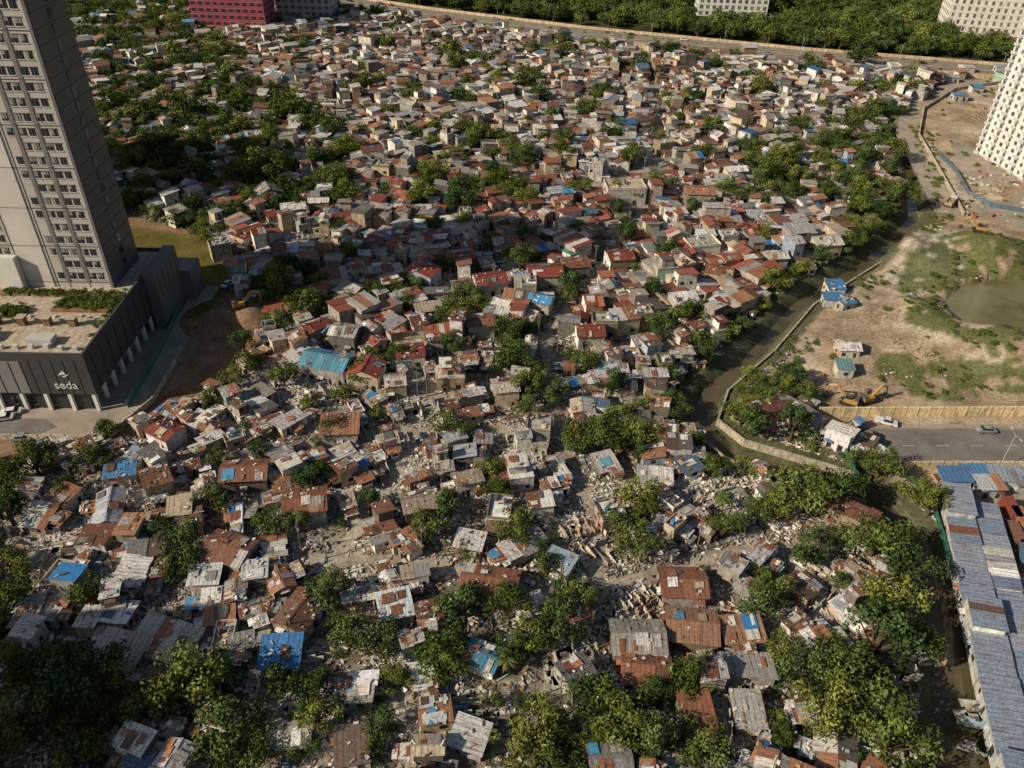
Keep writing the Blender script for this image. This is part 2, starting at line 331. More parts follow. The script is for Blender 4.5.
# ---------------------------------------------------------------- palettes
P_ROOF=[((.28,.13,.075),3.3),((.18,.08,.05),2.5),((.38,.19,.105),2.6),((.14,.095,.07),1.4),((.45,.43,.41),3.1),((.66,.64,.60),2.8),((.28,.275,.27),2.1),((.82,.81,.77),2.3),((.44,.36,.26),2.1),((.10,.2,.3),.3),((.16,.155,.15),1.1),((.42,.46,.5),.6)]
P_ROOFM=[((.30,.088,.055),4.8),((.21,.055,.04),4),((.38,.135,.08),2.8),((.43,.41,.38),2.7),((.65,.62,.58),2.2),((.34,.3,.25),1.8),((.10,.2,.3),.25),((.14,.12,.1),1.2)]
P_WALL=[((.38,.35,.31),4),((.66,.61,.54),3.4),((.5,.41,.3),2),((.28,.22,.155),2),((.56,.46,.33),1.7),((.33,.43,.36),.3),((.52,.32,.24),.8),((.34,.42,.5),.4),((.78,.74,.68),2.2),((.18,.16,.14),1.4)]
P_TARP=[((.04,.19,.46),5),((.08,.31,.55),3),((.65,.66,.66),5),((.06,.24,.22),.8),((.5,.35,.12),.4),((.14,.38,.5),1.5)]
P_DEB=[((.56,.52,.46),6),((.43,.39,.34),6),((.73,.70,.65),4.2),((.34,.23,.15),3.4),((.2,.13,.09),2.8),((.5,.39,.27),2.8),((.14,.13,.12),3),((.06,.22,.5),.3),((.44,.13,.08),.4),((.84,.83,.80),1.8)]
def pick(p):
    r=R()*sum(x[1] for x in p)
    for c,wt in p:
        r-=wt
        if r<0: break
    j=U(.75,1.2); return (min(.85,c[0]*j),min(.85,c[1]*j*U(.96,1.04)),min(.85,c[2]*j*U(.94,1.06)))
# ---------------------------------------------------------------- shanty house
def house(mb,x,y,a,w,d,h,z0=0.,pal=P_ROOF,det=2,style=None,rc=None,wc=None,lvl=0,roofmat=ROOF,patch=True,clean=False):
    c,s=math.cos(a),math.sin(a)
    def P(lx,ly,lz): return (x+c*lx-s*ly,y+s*lx+c*ly,z0+lz)
    wc=wc or pick(P_WALL); fixed=rc is not None; rc=rc or pick(pal)
    style=style or random.choices(['shed','gable','flat'],[6,3,.9 if lvl<2 else 0])[0]
    hw,hd=w/2,d/2; b=-0.5 if lvl==0 else 0
    rh={'shed':d*U(.05,.15),'gable':hd*U(.22,.45),'flat':0}[style]
    if style=='gable': zt=lambda ly: h+rh*(1-abs(ly)/hd)
    else: zt=lambda ly: h+rh*(ly+hd)/d
    z1,z2=zt(-hd),zt(hd)
    wc2=pick(P_WALL) if R()<.4 else wc
    mb.quad(P(-hw,-hd,b),P(hw,-hd,b),P(hw,-hd,z1),P(-hw,-hd,z1),wc,WALL)
    mb.quad(P(hw,hd,b),P(-hw,hd,b),P(-hw,hd,z2),P(hw,hd,z2),wc,WALL)
    mb.quad(P(hw,-hd,b),P(hw,hd,b),P(hw,hd,z2),P(hw,-hd,z1),wc2,WALL)
    mb.quad(P(-hw,hd,b),P(-hw,-hd,b),P(-hw,-hd,z1),P(-hw,hd,z2),wc2,WALL)
    if style=='gable':
        mb.tri(P(hw,-hd,h),P(hw,hd,h),P(hw,0,h+rh),wc2,WALL); mb.tri(P(-hw,hd,h),P(-hw,-hd,h),P(-hw,0,h+rh),wc2,WALL)
    if det>=1:
        nf=max(1,int(h//2.7))
        for f in range(nf):
            zb=f*2.7
            for (ux,uy,nx_,ny_,ln) in ((1,0,0,-1,w),(-1,0,0,1,w),(0,1,1,0,d),(0,-1,-1,0,d)):
                if det<2 and R()<.4: continue
                k=max(1,int(ln/2.4))
                for i in range(k):
                    if R()<.35: continue
                    t=-ln/2+ln*(i+.5)/k+U(-.2,.2); ww=U(.35,.7); 
                    lo,hi=(0.05,1.95) if (f==0 and R()<.35) else (.95,1.95)
                    ex,ey=(hw+.03)*nx_,(hd+.03)*ny_
                    q=[P(ex+ux*(t-ww),ey+uy*(t-ww),zb+lo),P(ex+ux*(t+ww),ey+uy*(t+ww),zb+lo),P(ex+ux*(t+ww),ey+uy*(t+ww),zb+hi),P(ex+ux*(t-ww),ey+uy*(t-ww),zb+hi)]
                    mb.quad(*q,(.03,.03,.03),WALL if R()<.6 else GLASS)
                    if det>=2 and R()<.35:
                        g=.9; mb.slab(P(ex+ux*(t-ww-.3),ey+uy*(t-ww-.3),zb+hi+.25),P(ex+ux*(t+ww+.3),ey+uy*(t+ww+.3),zb+hi+.25),P(ex+ux*(t+ww+.3)+nx_*g,ey+uy*(t+ww+.3)+ny_*g,zb+hi),P(ex+ux*(t-ww-.3)+nx_*g,ey+uy*(t-ww-.3)+ny_*g,zb+hi),-.04,pick(pal),ROOF)
    oh=U(.2,.5)
    if style=='flat':
        mb.slab(P(-hw-.1,-hd-.1,h+.15),P(hw+.1,-hd-.1,h+.15),P(hw+.1,hd+.1,h+.15),P(-hw-.1,hd+.1,h+.15),.2,(.42,.39,.35) if not fixed else rc,WALL)
        if lvl<1 and R()<.45:
            house(mb,*P(U(-.15,.15)*w,U(-.15,.15)*d,0)[:2],a,w*U(.5,.75),d*U(.5,.75),U(2.1,2.5),z0+h+.14,pal,det,'shed',lvl=lvl+1)
        else:
            for sx,sy,lx,ly in ((0,-hd,w,.15),(0,hd,w,.15),(-hw,0,.15,d-.2),(hw,0,.15,d-.2)):
                px,py,_=P(sx,sy,0); mb.box(px,py,z0+h+.14,lx,ly,.6,a,wc,WALL)
            if det>=1:
                px,py,_=P(U(-.3,.3)*w,U(-.3,.3)*d,0); mb.cyl((px,py,z0+h+.15),(px,py,z0+h+1.5),.45,.45,random.choice([(.1,.1,.1),(.1,.25,.5),(.6,.6,.6)]),PAINT)
                for _ in range(6):
                    px,py,_=P(U(-.4,.4)*w,U(-.4,.4)*d,0); mb.box(px,py,z0+h+.15,U(.3,1.4),U(.3,.9),U(.1,.7),U(0,3),pick(P_DEB),DEB)
        return
    n=max(1,int(w/U(1.2,2.8))) if det>=1 else random.choice([1,1,2,2])
    cuts=[-hw-oh+ (w+2*oh)*i/n for i in range(n+1)]
    for i in range(1,n): cuts[i]+=U(-.25,.25)
    sides=[(-hd-oh,hd+oh)] if style=='shed' else [(-hd-oh,.04),(-.04,hd+oh)]
    def rz(ly,side):
        if style=='shed': return h+rh*(ly+hd)/d
        return h+rh*(1+ly/hd) if side==0 else h+rh*(1-ly/hd)
    same=R()<.5
    for si,(ya,yb) in enumerate(sides):
        for i in range(n):
            cc=rc if (R()<(.92 if (fixed or clean or same) else .4)) else (pick(pal))
            if cc is rc and not clean: jj=U(.82,1.15); cc=tuple(k*jj for k in rc)
            mt=roofmat
            if not fixed and R()<.014: cc=pick(P_TARP); mt=TARP
            dz=.06+.05*((i%2)) + U(0,.05)+(0 if (fixed or clean) else U(0,.12)); e=0 if fixed else U(-.3,.4)
            ya_=ya-(e if si==0 else 0); yb_=yb+(e if si==1 or style=='shed' else 0); tw=0 if fixed else U(-.12,.12)
            q=(P(cuts[i],ya_,rz(ya_,si)+dz),P(cuts[i+1],ya_,rz(ya_,si)+dz+tw*.5),P(cuts[i+1]+tw,yb_,rz(yb_,si)+dz+tw*.4),P(cuts[i]+tw,yb_,rz(yb_,si)+dz))
            mb.slab(*q,.05,cc,mt)
        if det>=1 and patch:
            for _ in range(random.choice([0,0,1,1,2]) if det<2 else random.choice([0,1,2,3,5])):
                px=U(-hw*.8,hw*.8);py=U(ya*.8+yb*.2,ya*.2+yb*.8); sx=U(.3,1.2);sy=U(.4,1.2)
                tarp=R()<(.05 if det<2 else .045); cc=pick(P_TARP) if tarp else pick(P_ROOF)
                if tarp: sx*=1.5; sy*=1.5
                dz=.24+U(0,.12); y_a,y_b=max(ya,py-sy),min(yb,py+sy)
                x_a,x_b=max(-hw,px-sx),min(hw,px+sx)
                mb.slab(P(x_a,y_a,rz(y_a,si)+dz),P(x_b,y_a+.1,rz(y_a,si)+dz),P(x_b,y_b,rz(y_b,si)+dz+.05),P(x_a,y_b-.1,rz(y_b,si)+dz+.04),.05,cc,TARP if tarp else ROOF)
            if det>=2:
                for _ in range(random.choice([2,4,7,12])):
                    px=U(-hw,hw);py=U(ya,yb); q=P(px,py,0); mb.box(q[0],q[1],z0+rz(py,si)+.1,U(.15,1.0),U(.1,.5),U(.08,.3),U(0,3),pick(P_DEB),DEB)
    if style=='gable' and det>=2:
        mb.slab(P(-hw-oh,-.2,h+rh+.16),P(hw+oh,-.2,h+rh+.16),P(hw+oh,.2,h+rh+.17),P(-hw-oh,.2,h+rh+.17),.05,tuple(k*.8 for k in rc),ROOF)
def compound(mb,x,y,a,w,d,h,pal,det):
    tp=R()<.013
    house(mb,x,y,a,w,d,h,0,pal,det,'shed' if tp else None,pick(P_TARP[:2]) if tp else None,roofmat=TARP if tp else ROOF)
    c,s=math.cos(a),math.sin(a)
    if det>=1:
        for _ in range(random.choice([0,1,1,2]) if det==1 else random.choice([1,2,2,3])):
            sd_=random.choice([0,1,2,3]); ww,dd=U(1.6,3.2),U(1.5,2.8)
            lx,ly=[(w/2+ww/2,U(-.3,.3)*d),(-w/2-ww/2,U(-.3,.3)*d),(U(-.3,.3)*w,d/2+dd/2),(U(-.3,.3)*w,-d/2-dd/2)][sd_]
            house(mb,x+c*lx-s*ly,y+s*lx+c*ly,a+random.choice([0,math.pi,math.pi/2])+U(-.15,.15),ww,dd,min(h-.2,U(1.5,2.5)),0,pal,det,'shed',lvl=1)
# ---------------------------------------------------------------- larger houses
BL=(.05,.22,.48);BR=(.25,.11,.065);MR=(.24,.06,.042);GY_=(.4,.39,.38);WH=(.78,.76,.72)
HERO=[(281,652,6.4,6,2.6,.1,'shed',(.05,.22,.5)),(327,360,12,8,4.5,-.25,'gable',(.09,.28,.38)),(483,655,5.5,4.5,2.6,-.4,'gable',(.06,.22,.34)),(366,368,7,8,4.5,1.4,'gable',(.32,.07,.05)),
(422,270,7,9,5,1.2,'gable',(.37,.07,.04)),(545,270,10,8,5,.1,'gable',MR),(490,278,9,7,4.5,.3,'gable',MR),(575,262,8,7,4.5,.2,'gable',BR),(638,637,9,7,3.2,.02,'gable',(.3,.28,.25)),(646,668,8,6,2.8,-.1,'gable',BR),
(692,625,8.5,7,3,-.1,'gable',(.3,.17,.105)),(683,582,8,6.5,3,0,'gable',BR),(490,580,10,6,3.2,-.15,'gable',BR),(742,630,7,5,2.6,.1,'shed',(.33,.19,.12)),(697,715,5,7,2.6,.1,'shed',BR),(748,710,4.5,6,2.6,0,'shed',GY_),
(228,548,9,7,3.4,-.3,'gable',(.23,.105,.07)),(305,500,8,6.5,4,.2,'gable',BR),(541,298,6,5,4.5,-.3,'gable',(.07,.3,.52)),(660,402,4.5,3.5,4.5,-.2,'shed',(.05,.24,.52)),(655,476,7,4.5,2.6,-.1,'shed',WH),(848,345,5.5,4.5,3,0,'gable',WH),
(395,605,5.5,5.5,2.6,.3,'shed',(.6,.65,.7)),(500,508,4.5,6.5,4,-.1,'flat',WH),(520,470,5,5,4,.2,'flat',(.7,.68,.63)),(165,640,11,7,2.2,-.3,'shed',(.5,.48,.45)),(120,650,8,6,2.2,-.2,'shed',(.42,.39,.36)),(300,610,8,6,3,1.2,'gable',(.17,.09,.06)),(470,735,5,5,2.6,1.3,'shed',(.7,.7,.66)),
(805,712,5,3.5,2.2,.1,'shed',(.6,.6,.6)),(580,610,6,5,3.2,1.4,'shed',(.28,.15,.09)),(577,672,5,6,3.5,.5,'gable',(.14,.14,.15)),(560,560,5,4,3,-.5,'shed',(.3,.4,.48)),(435,710,5,4.5,2.8,.2,'gable',(.36,.18,.1)),(245,470,9,6,4,.1,'gable',BR),(165,430,6.5,5.5,3.5,-.5,'gable',MR),
(420,500,7,5.5,4,.3,'gable',(.3,.24,.2)),(340,425,8,6,4,.1,'shed',(.33,.16,.1)),(610,760,6,5,3,.1,'gable',(.24,.24,.24)),(352,745,5,6,2.6,.2,'shed',(.16,.12,.1)),(290,735,6,4,2.6,.1,'gable',(.6,.55,.45)),(62,495,5.5,5,2.6,-.4,'shed',BR),(505,385,6,5.5,4.5,.2,'gable',(.5,.47,.42)),(450,372,7,5.5,4,.1,'flat',(.55,.5,.43)),
(625,185,14,9,6,.1,'flat',(.55,.45,.32)),(700,190,10,8,6,0,'gable',(.4,.2,.11)),(345,330,7,6,5,-.2,'gable',(.36,.36,.36)),(720,270,8,6,4,-.3,'gable',BR),(835,285,5,5,3,0,'shed',(.05,.22,.5)),(846,300,4,4,3,.3,'shed',(.07,.26,.5)),
(120,470,6,4,3,.3,'shed',(.06,.24,.48)),(135,455,4,4,3,-.3,'shed',(.3,.4,.5)),(255,570,4.5,4,3,.2,'shed',(.5,.52,.55)),(205,575,5,4,3,.1,'shed',(.65,.66,.66)),(395,380,5,5,4,.2,'gable',(.55,.53,.5)),(293,206,8,6,5,.3,'gable',(.75,.74,.7)),(685,300,8,6,4,.2,'shed',(.75,.75,.74)),(505,240,8,6,4,.2,'gable',(.36,.1,.065)),(775,255,7,5,4,.2,'gable',(.6,.58,.54)),(825,240,9,7,5,.2,'gable',(.6,.57,.5)),
(620,255,8,7,4.5,.2,'gable',MR),(460,255,8,6,4.5,.25,'gable',(.31,.08,.05)),(480,320,7,6,4.5,.2,'gable',BR),(590,330,7,6,4.5,.1,'gable',(.27,.07,.045)),(410,350,7,6,4,.2,'gable',MR),(530,605,5,4,2.8,.4,'shed',(.75,.74,.7)),(610,510,5,5,4,.3,'flat',WH),(540,500,5,4,4,.2,'shed',(.78,.77,.74)),(470,540,5,4,3,-.2,'shed',(.7,.69,.66))]
hero=[]
for (u,v,w_,d_,h_,a_,st,rc_) in HERO:
    X,Y=G(u,v,h_); hero.append((X,Y,max(w_,d_)*.60))
    mb=MB(); house(mb,X,Y,a_,w_,d_,h_,0,P_ROOF,2,st,rc_)
    obj("shanty_house",mb.mesh("shanty_house"))
# ---------------------------------------------------------------- scatter
mass={}
treespots=[]; 
TREES_PX=[(428,540,4.8),(465,618,5.5),(508,618,4.6),(558,640,5.3),(545,575,3.4),(505,672,4.4),(440,668,5),(380,650,5),(635,558,4.6),(640,508,5),(600,440,5),(575,450,4.5),(635,445,5),(620,425,4.5),(520,375,5.5),(515,345,5.5),(525,400,5),(530,418,4),(455,320,5.5),(465,303,5),(445,328,4.5),(280,300,7),(305,318,6),(300,300,4),(265,190,10),(325,188,6),(332,205,5),(215,515,4.8),(190,555,5),(185,575,4.5),(95,605,5),(40,475,5),(15,525,5.5),(15,612,5),(300,533,3.5),(465,440,3.5),(245,352,4.5),(215,408,4),(235,388,4.5),(250,372,4),
(720,410,6),(740,425,5),(765,410,5),(790,440,5.5),(720,380,5),(740,368,5),(800,512,6.5),(840,498,5.5),(870,555,7),(900,540,8),(905,580,7),(890,615,6),(870,660,7),(820,715,7),(855,705,7.5),(880,755,6.5),(620,730,5.5),(590,715,5),(520,755,5.5),(722,533,4),(737,533,3.7),(645,750,5),(560,765,4.5),(690,325,6),(232,85,10),(190,120,9),(520,270,5.5),(365,90,7),(285,120,8),(800,690,6),(830,680,6),(700,760,5),(110,690,5.5),(150,720,5.5),(60,700,6.5),(20,680,6.5),(200,700,6.5),(230,740,5.5),(30,740,6.5),(90,750,6.5),(855,65,10),(700,165,7),(585,370,5),(660,340,5.5),(770,290,5),(480,150,7),(610,140,6),(540,105,7),(760,190,8),(780,170,7),(712,70,7),(815,75,8),(350,160,7),(410,105,6),(570,295,5),(610,395,5),(555,400,4),(755,520,4),(690,690,4.5),(770,600,4),(370,515,3.6),(160,540,3.5),(110,440,4),(640,75,8),(560,60,8),(450,60,8),(760,95,8),(680,110,7),(300,70,8)]
for u,v,r in TREES_PX:
    X,Y=G(u,v)
    if float(dline(X,Y,CREEK))<5.2: continue
    treespots.append((X,Y,r))
HA=np.array(hero); TA=np.array(treespots)
sp=5.2; ang=0.32
cells=[]
ca_,sa_=math.cos(ang),math.sin(ang)
for i in np.arange(-110,115):
    for j in np.arange(-25,145):
        lx=i*sp+U(-1.7,1.7); ly=j*sp*0.95+U(-1.7,1.7)
        X=ca_*lx-sa_*ly; Y=sa_*lx+ca_*ly
        if Y<38 or Y>640: continue
        if abs(X)>(Y*.80+72)*.66+25: continue
        cells.append((X,Y))
C=np.array(cells); CX,CY=C[:,0],C[:,1]
in_h=inpoly(CX,CY,Z_HOTEL);in_s=inpoly(CX,CY,Z_SITE);in_f=inpoly(CX,CY,Z_FAR)
in_f|=(dline(CX,CY,HW)<21)
dcr=dline(CX,CY,CREEK); dln=np.full(len(C),1e9)
for p in LANES: dln=np.minimum(dln,dline(CX,CY,p))
rub=np.zeros(len(C),bool)
for p in RUB: rub|=inpoly(CX,CY,p)
td=np.full(len(C),.045)+.15*(vn(CX,CY,26,7)>.58)
for p,d in TREEZ: td=np.where(inpoly(CX,CY,p),np.maximum(td,d),td)
td=np.where((dcr<12)&(dcr>5.5),.62,td)
rnd=rng.random(len(C)); nfield=vn(CX,CY,45,11); nsz=vn(CX,CY,25,13)
cnt=0
for k in range(len(C)):
    X,Y=C[k]
    if in_h[k] or in_s[k] or in_f[k]: continue
    if rnd[k]<td[k]:
        if dcr[k]>5.5 and R()<.85: treespots.append((X,Y,U(2.0,5.0) if Y<260 else U(3.0,6.8)))
        continue
    if dcr[k]<7.5 or dln[k]<3.3: continue
    if np.min(np.hypot(HA[:,0]-X,HA[:,1]-Y)-HA[:,2])<2.0: continue
    if np.min(np.hypot(TA[:,0]-X,TA[:,1]-Y)-TA[:,2]*.6)<0.4: continue
    if rub[k] and R()<.78: continue
    if Y<160 and R()<.16: continue
    det=2 if Y<185 else (1 if Y<340 else 0)
    a=ang+(nfield[k]-.5)*1.8+U(-.2,.2)+random.choice([0,math.pi/2,math.pi,-math.pi/2])
    sc_=.72+.62*nsz[k]
    w_=U(3.0,7.0)*sc_; d_=U(2.8,5.6)*sc_
    if R()<.08: w_*=1.5; d_*=1.3
    h_=random.choices([U(2.0,3.0),U(3.6,5.2),U(6,7.6)],[5.2,4,.5])[0]
    if Y<170: w_*=.88; d_*=.88; h_=random.choices([U(1.9,2.8),U(3.8,4.8)],[7.5,2])[0]
    pal=P_ROOFM if (170<Y<300 and abs(X+10)<90 and R()<.7) else P_ROOF
    if det==2:
        mb=MB(); compound(mb,X,Y,a,w_,d_,h_,pal,2); obj("shanty_house",mb.mesh("shanty_house"))
    else:
        mb=mass.setdefault(0,MB()); compound(mb,X,Y,a,w_,d_,h_,pal,det)
        if det==0 and R()<.5: house(mb,X+U(-3,3),Y+U(-3,3),a+U(-.3,.3),U(2,3.5),U(2,3.5),U(2,4),0,pal,0,'shed')
    cnt+=1
for k_,mb in mass.items(): obj("shanty_housing_mass",mb.mesh("shanty_housing_mass"))
print("houses",cnt,time.time()-T0)
# ---------------------------------------------------------------- debris
def debris(name,X,Y,Z,smin,smax,pal,flatness=1.0,beams=.2,zone=None):
    n=len(X); s=np.stack([rng.uniform(smin,smax,n),rng.uniform(smin*.5,smax*.6,n),rng.uniform(.04,.3,n)*flatness],1)/2
    bm=rng.random(n)<beams; s[bm,0]*=2.2; s[bm,1]=.08
    rz=rng.uniform(0,6.28,n); rx=rng.normal(0,.25,n); ry=rng.normal(0,.2,n)
    cs=np.array([[-1,-1,-1],[1,-1,-1],[1,1,-1],[-1,1,-1],[-1,-1,1],[1,-1,1],[1,1,1],[-1,1,1]],float)
    p=cs[None]*s[:,None,:]
    x,y,z=p[...,0],p[...,1],p[...,2]
    y,z=y*np.cos(rx)[:,None]-z*np.sin(rx)[:,None],y*np.sin(rx)[:,None]+z*np.cos(rx)[:,None]
    x,z=x*np.cos(ry)[:,None]+z*np.sin(ry)[:,None],-x*np.sin(ry)[:,None]+z*np.cos(ry)[:,None]
    x,y=x*np.cos(rz)[:,None]-y*np.sin(rz)[:,None],x*np.sin(rz)[:,None]+y*np.cos(rz)[:,None]
    p=np.stack([x+X[:,None],y+Y[:,None],z+Z[:,None]],-1)
    f=np.array([[4,5,6,7],[0,1,5,4],[1,2,6,5],[2,3,7,6],[3,0,4,7]])
    Q=p[:,f].reshape(-1,4,3)
    pc=np.array([c for c,_ in pal]);pw=np.array([w for _,w in pal],float);pw/=pw.sum()
    cl=vn(X,Y,7,41)
    cc=pc[rng.choice(len(pal),n,p=pw)]*rng.uniform(.75,1.2,(n,1))*(.6+.75*cl[:,None])
    if zone is not None:
        t=np.where(zone,.4,0)[:,None]; cc=cc*(1-t)+np.array([.64,.60,.54])*t*rng.uniform(.6,1.25,(n,1))
    cc=np.clip(cc,0,.85)
    return obj(name,qmesh(name,Q,np.repeat(cc,5,axis=0),np.full(len(Q),DEB),MATS))
N=230000
Yd=40+250*rng.random(N)**1.0; Xd=(rng.random(N)*2-1)*((Yd*.8+72)*.66+10)
ex=inpoly(Xd,Yd,Z_HOTEL)|inpoly(Xd,Yd,Z_SITE)|(dline(Xd,Yd,CREEK)<7)
pr=np.full(N,.35)+.4*(vn(Xd,Yd,10,21)>.5); zr=np.zeros(N,bool)
for p in RUB: i_=inpoly(Xd+(vn(Xd,Yd,6,2)-.5)*9,Yd+(vn(Xd,Yd,6,12)-.5)*9,p); pr=np.where(i_,.9,pr); zr|=i_
for p,d in TREEZ: pr=np.where(inpoly(Xd,Yd,p),pr*(.55),pr)
for p in LANES: pr=np.where(dline(Xd,Yd,p)<1.5,.06,pr)
keep=(~ex)&(rng.random(N)<pr); Xd,Yd,zr=Xd[keep],Yd[keep],zr[keep]
debris("rubble_pile",Xd,Yd,rng.uniform(0,.3,len(Xd)),.2,1.2,P_DEB,zone=zr)
n2=16000; Xs=rng.uniform(90,330,n2);Ys=rng.uniform(100,420,n2); k=inpoly(Xs,Ys,Z_SITE)&(vn(Xs,Ys,12,4)>.6); Xs,Ys=Xs[k],Ys[k]
k=~inpoly(Xs,Ys,POND); Xs,Ys=Xs[k],Ys[k]
debris("construction_rubble",Xs,Ys,hgt(Xs,Ys)+.1,.2,.9,[((.45,.37,.28),5),((.54,.46,.36),3),((.28,.22,.15),2),((.6,.57,.53),.6)])
for p in RUB:
    xs=[q[0] for q in p]; ys=[q[1] for q in p]; mb=MB()
    for _ in range(30):
        x,y=U(min(xs),max(xs)),U(min(ys),max(ys))
        if not inpoly(x,y,p): continue
        a=ang+(float(vn(x,y,45,11))-.5)*1.6+random.choice([0,math.pi/2]); ln=U(1.5,5); cc=pick(P_WALL)
        for i in range(3): mb.box(x+math.cos(a)*ln*(i-1)/3,y+math.sin(a)*ln*(i-1)/3,-.2,ln/3-.01,.16,U(.6,2.2),a,cc,WALL)
        mb.box(x-math.sin(a)*1.2,y+math.cos(a)*1.2,.05,U(1.5,3.2),U(1,2.4),.1,a+U(-.2,.2),(.5,.47,.43),WALL)
    if mb.Q: obj("demolished_wall",mb.mesh("demolished_wall"))
print("debris",len(Xd),time.time()-T0)
# ---------------------------------------------------------------- trees
def tree_mesh(name,seed,nl=2000,K=None,low=.55,ls=1.0):
    r=np.random.default_rng(seed); mb=MB()
    mb.cyl((0,0,-.1),(0.03,0.02,.9),.085,.05,(.11,.085,.06),1)
    K=K or int(r.integers(15,22)); cl=[]
    for i in range(K):
        th=r.uniform(0,6.28); rr=.76*math.sqrt(r.random()); z=low+.15+.7*r.random()*(1-.5*rr)+ (.15 if rr<.3 else 0)
        cl.append((rr*math.cos(th)*r.uniform(.8,1.15),rr*math.sin(th)*r.uniform(.8,1.15),z,r.uniform(.2,.36),r.uniform(.6,1.4)))
        mb.cyl((0.02,0.01,low*.6),(cl[-1][0]*.8,cl[-1][1]*.8,z-.05),.035,.012,(.11,.085,.06),1,6)
    Q=[];C=[]
    base=[np.array([.088,.112,.032]),np.array([.112,.134,.032]),np.array([.070,.102,.034])][seed%3]
    for (cx,cy,cz,cr,br) in cl:
        n=int(nl*(cr/.28)**2/K); d=r.normal(0,1,(n,3)); d/=np.linalg.norm(d,axis=1)[:,None]; d[:,2]*=.8
        rad=cr*(.6+.45*r.random((n,1))); p=np.array([cx,cy,cz])+d*rad
        nrm=d+r.normal(0,.45,(n,3)); nrm/=np.linalg.norm(nrm,axis=1)[:,None]
        t=np.cross(nrm,r.normal(0,1,(n,3))); t/=np.linalg.norm(t,axis=1)[:,None]; b=np.cross(nrm,t)
        s=r.uniform(.03,.066,(n,1))*ls; q=np.stack([p-t*s,p-b*s*.55,p+t*s,p+b*s*.55],1); Q.append(q)
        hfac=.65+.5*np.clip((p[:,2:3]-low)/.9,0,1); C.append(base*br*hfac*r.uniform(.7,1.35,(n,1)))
    Qt=np.array(mb.Q);Ct=np.array(mb.C)
    Qa=np.concatenate([Qt]+Q);Ca=np.concatenate([Ct]+C); M=np.concatenate([np.ones(len(Qt)),np.zeros(len(Qa)-len(Qt))])
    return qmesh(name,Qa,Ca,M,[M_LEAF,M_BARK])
def shrub_mesh(seed):
    r=np.random.default_rng(seed); n=500
    K=7; c=r.uniform(-.7,.7,(K,3)); c[:,2]=r.uniform(.1,.45,K); idx=r.integers(0,K,n)
    d=r.normal(0,1,(n,3)); d/=np.linalg.norm(d,axis=1)[:,None]; d[:,2]=abs(d[:,2]); p=c[idx]+d*r.uniform(.25,.4,(n,1)); 
    nrm=d+r.normal(0,.5,(n,3)); nrm/=np.linalg.norm(nrm,axis=1)[:,None]; t=np.cross(nrm,r.normal(0,1,(n,3))); t/=np.linalg.norm(t,axis=1)[:,None]; b=np.cross(nrm,t)
    s=r.uniform(.06,.12,(n,1)); Q=np.stack([p-t*s,p-b*s*.5,p+t*s,p+b*s*.5],1)
    C_=np.array([.11,.14,.038])*r.uniform(.5,1.5,(n,1)); return qmesh("shrub",Q,C_,np.zeros(n),[M_LEAF,M_BARK])
def palm_mesh(seed):
    r=random.Random(seed); mb=MB(); h=2.0
    mb.cyl((0,0,-.1),(.12,.05,h),.07,.05,(.16,.13,.1),1)
    for k in range(16):
        th=k*2*math.pi/16+r.uniform(-.15,.15); L_=r.uniform(.85,1.1); el=r.uniform(.1,.75); dx,dy=math.cos(th),math.sin(th); prev=None
        for i in range(7):
            t=i/6; x=.12+dx*L_*t; y=.05+dy*L_*t; z=h+L_*(math.sin(el)*t-0.85*t*t*.9); wd=.16*(math.sin(math.pi*min(1,t*.9+.1)))+.01
            cur=((x-dy*wd,y+dx*wd,z-wd*.5),(x,y,z),(x+dy*wd,y-dx*wd,z-wd*.5)); cc=tuple(c*r.uniform(.7,1.3) for c in (.085,.11,.035))
            if prev:
                g=.65
                mb.quad(prev[1],cur[1],cur[0],tuple(cur[0][q]*(1-g)+prev[0][q]*g for q in range(3)),cc,0)
                mb.quad(cur[1],prev[1],tuple(cur[2][q]*(1-g)+prev[2][q]*g for q in range(3)),cur[2],cc,0)
            prev=cur
    return mb.mesh("palm_tree",[M_LEAF,M_BARK])
TM=[tree_mesh("broadleaf_tree",s) for s in range(1,10)]; TL=[tree_mesh("distant_tree",s+20,nl=1000,K=24,low=.35,ls=1.35) for s in range(6)]
SM=[shrub_mesh(s) for s in range(4)]; PM=[palm_mesh(s) for s in range(3)]
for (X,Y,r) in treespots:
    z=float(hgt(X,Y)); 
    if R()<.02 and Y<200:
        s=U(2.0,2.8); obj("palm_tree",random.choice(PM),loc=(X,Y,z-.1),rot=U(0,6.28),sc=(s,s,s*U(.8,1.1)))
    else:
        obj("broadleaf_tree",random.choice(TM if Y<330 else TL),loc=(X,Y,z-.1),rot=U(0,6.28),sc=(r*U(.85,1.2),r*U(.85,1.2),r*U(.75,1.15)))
dm=bpy.data.collections.new("distant_tree_mass")
XX=rng.uniform(-800,800,19000);YY=rng.uniform(400,1300,19000)
k=inpoly(XX,YY,PG([(-500,-90),(100,-40),(300,-6),(420,8),(580,27),(800,49),(1000,66),(1500,100),(1500,-110),(-500,-120)]))&(dline(XX,YY,HW)>20)
BUILD=[(232,30,44,22),(305,22,30,22),(733,18,44,20),(985,36,44,24)]
nd=0
for X,Y in zip(XX[k],YY[k]):
    if any(abs(X-G(u,v)[0])<30 and -34<Y-G(u,v)[1]-8<24 for u,v,_,_ in BUILD): continue
    s=U(5,9.5); nd+=1; obj("distant_tree",random.choice(TL),coll=dm,loc=(X,Y,0),rot=U(0,6.28),sc=(s,s,s*U(.75,1.15)))
e=bpy.data.objects.new("distant_tree_mass",None); e.instance_type='COLLECTION'; e.instance_collection=dm; scene.collection.objects.link(e)
ug=bpy.data.collections.new("undergrowth"); nU=0
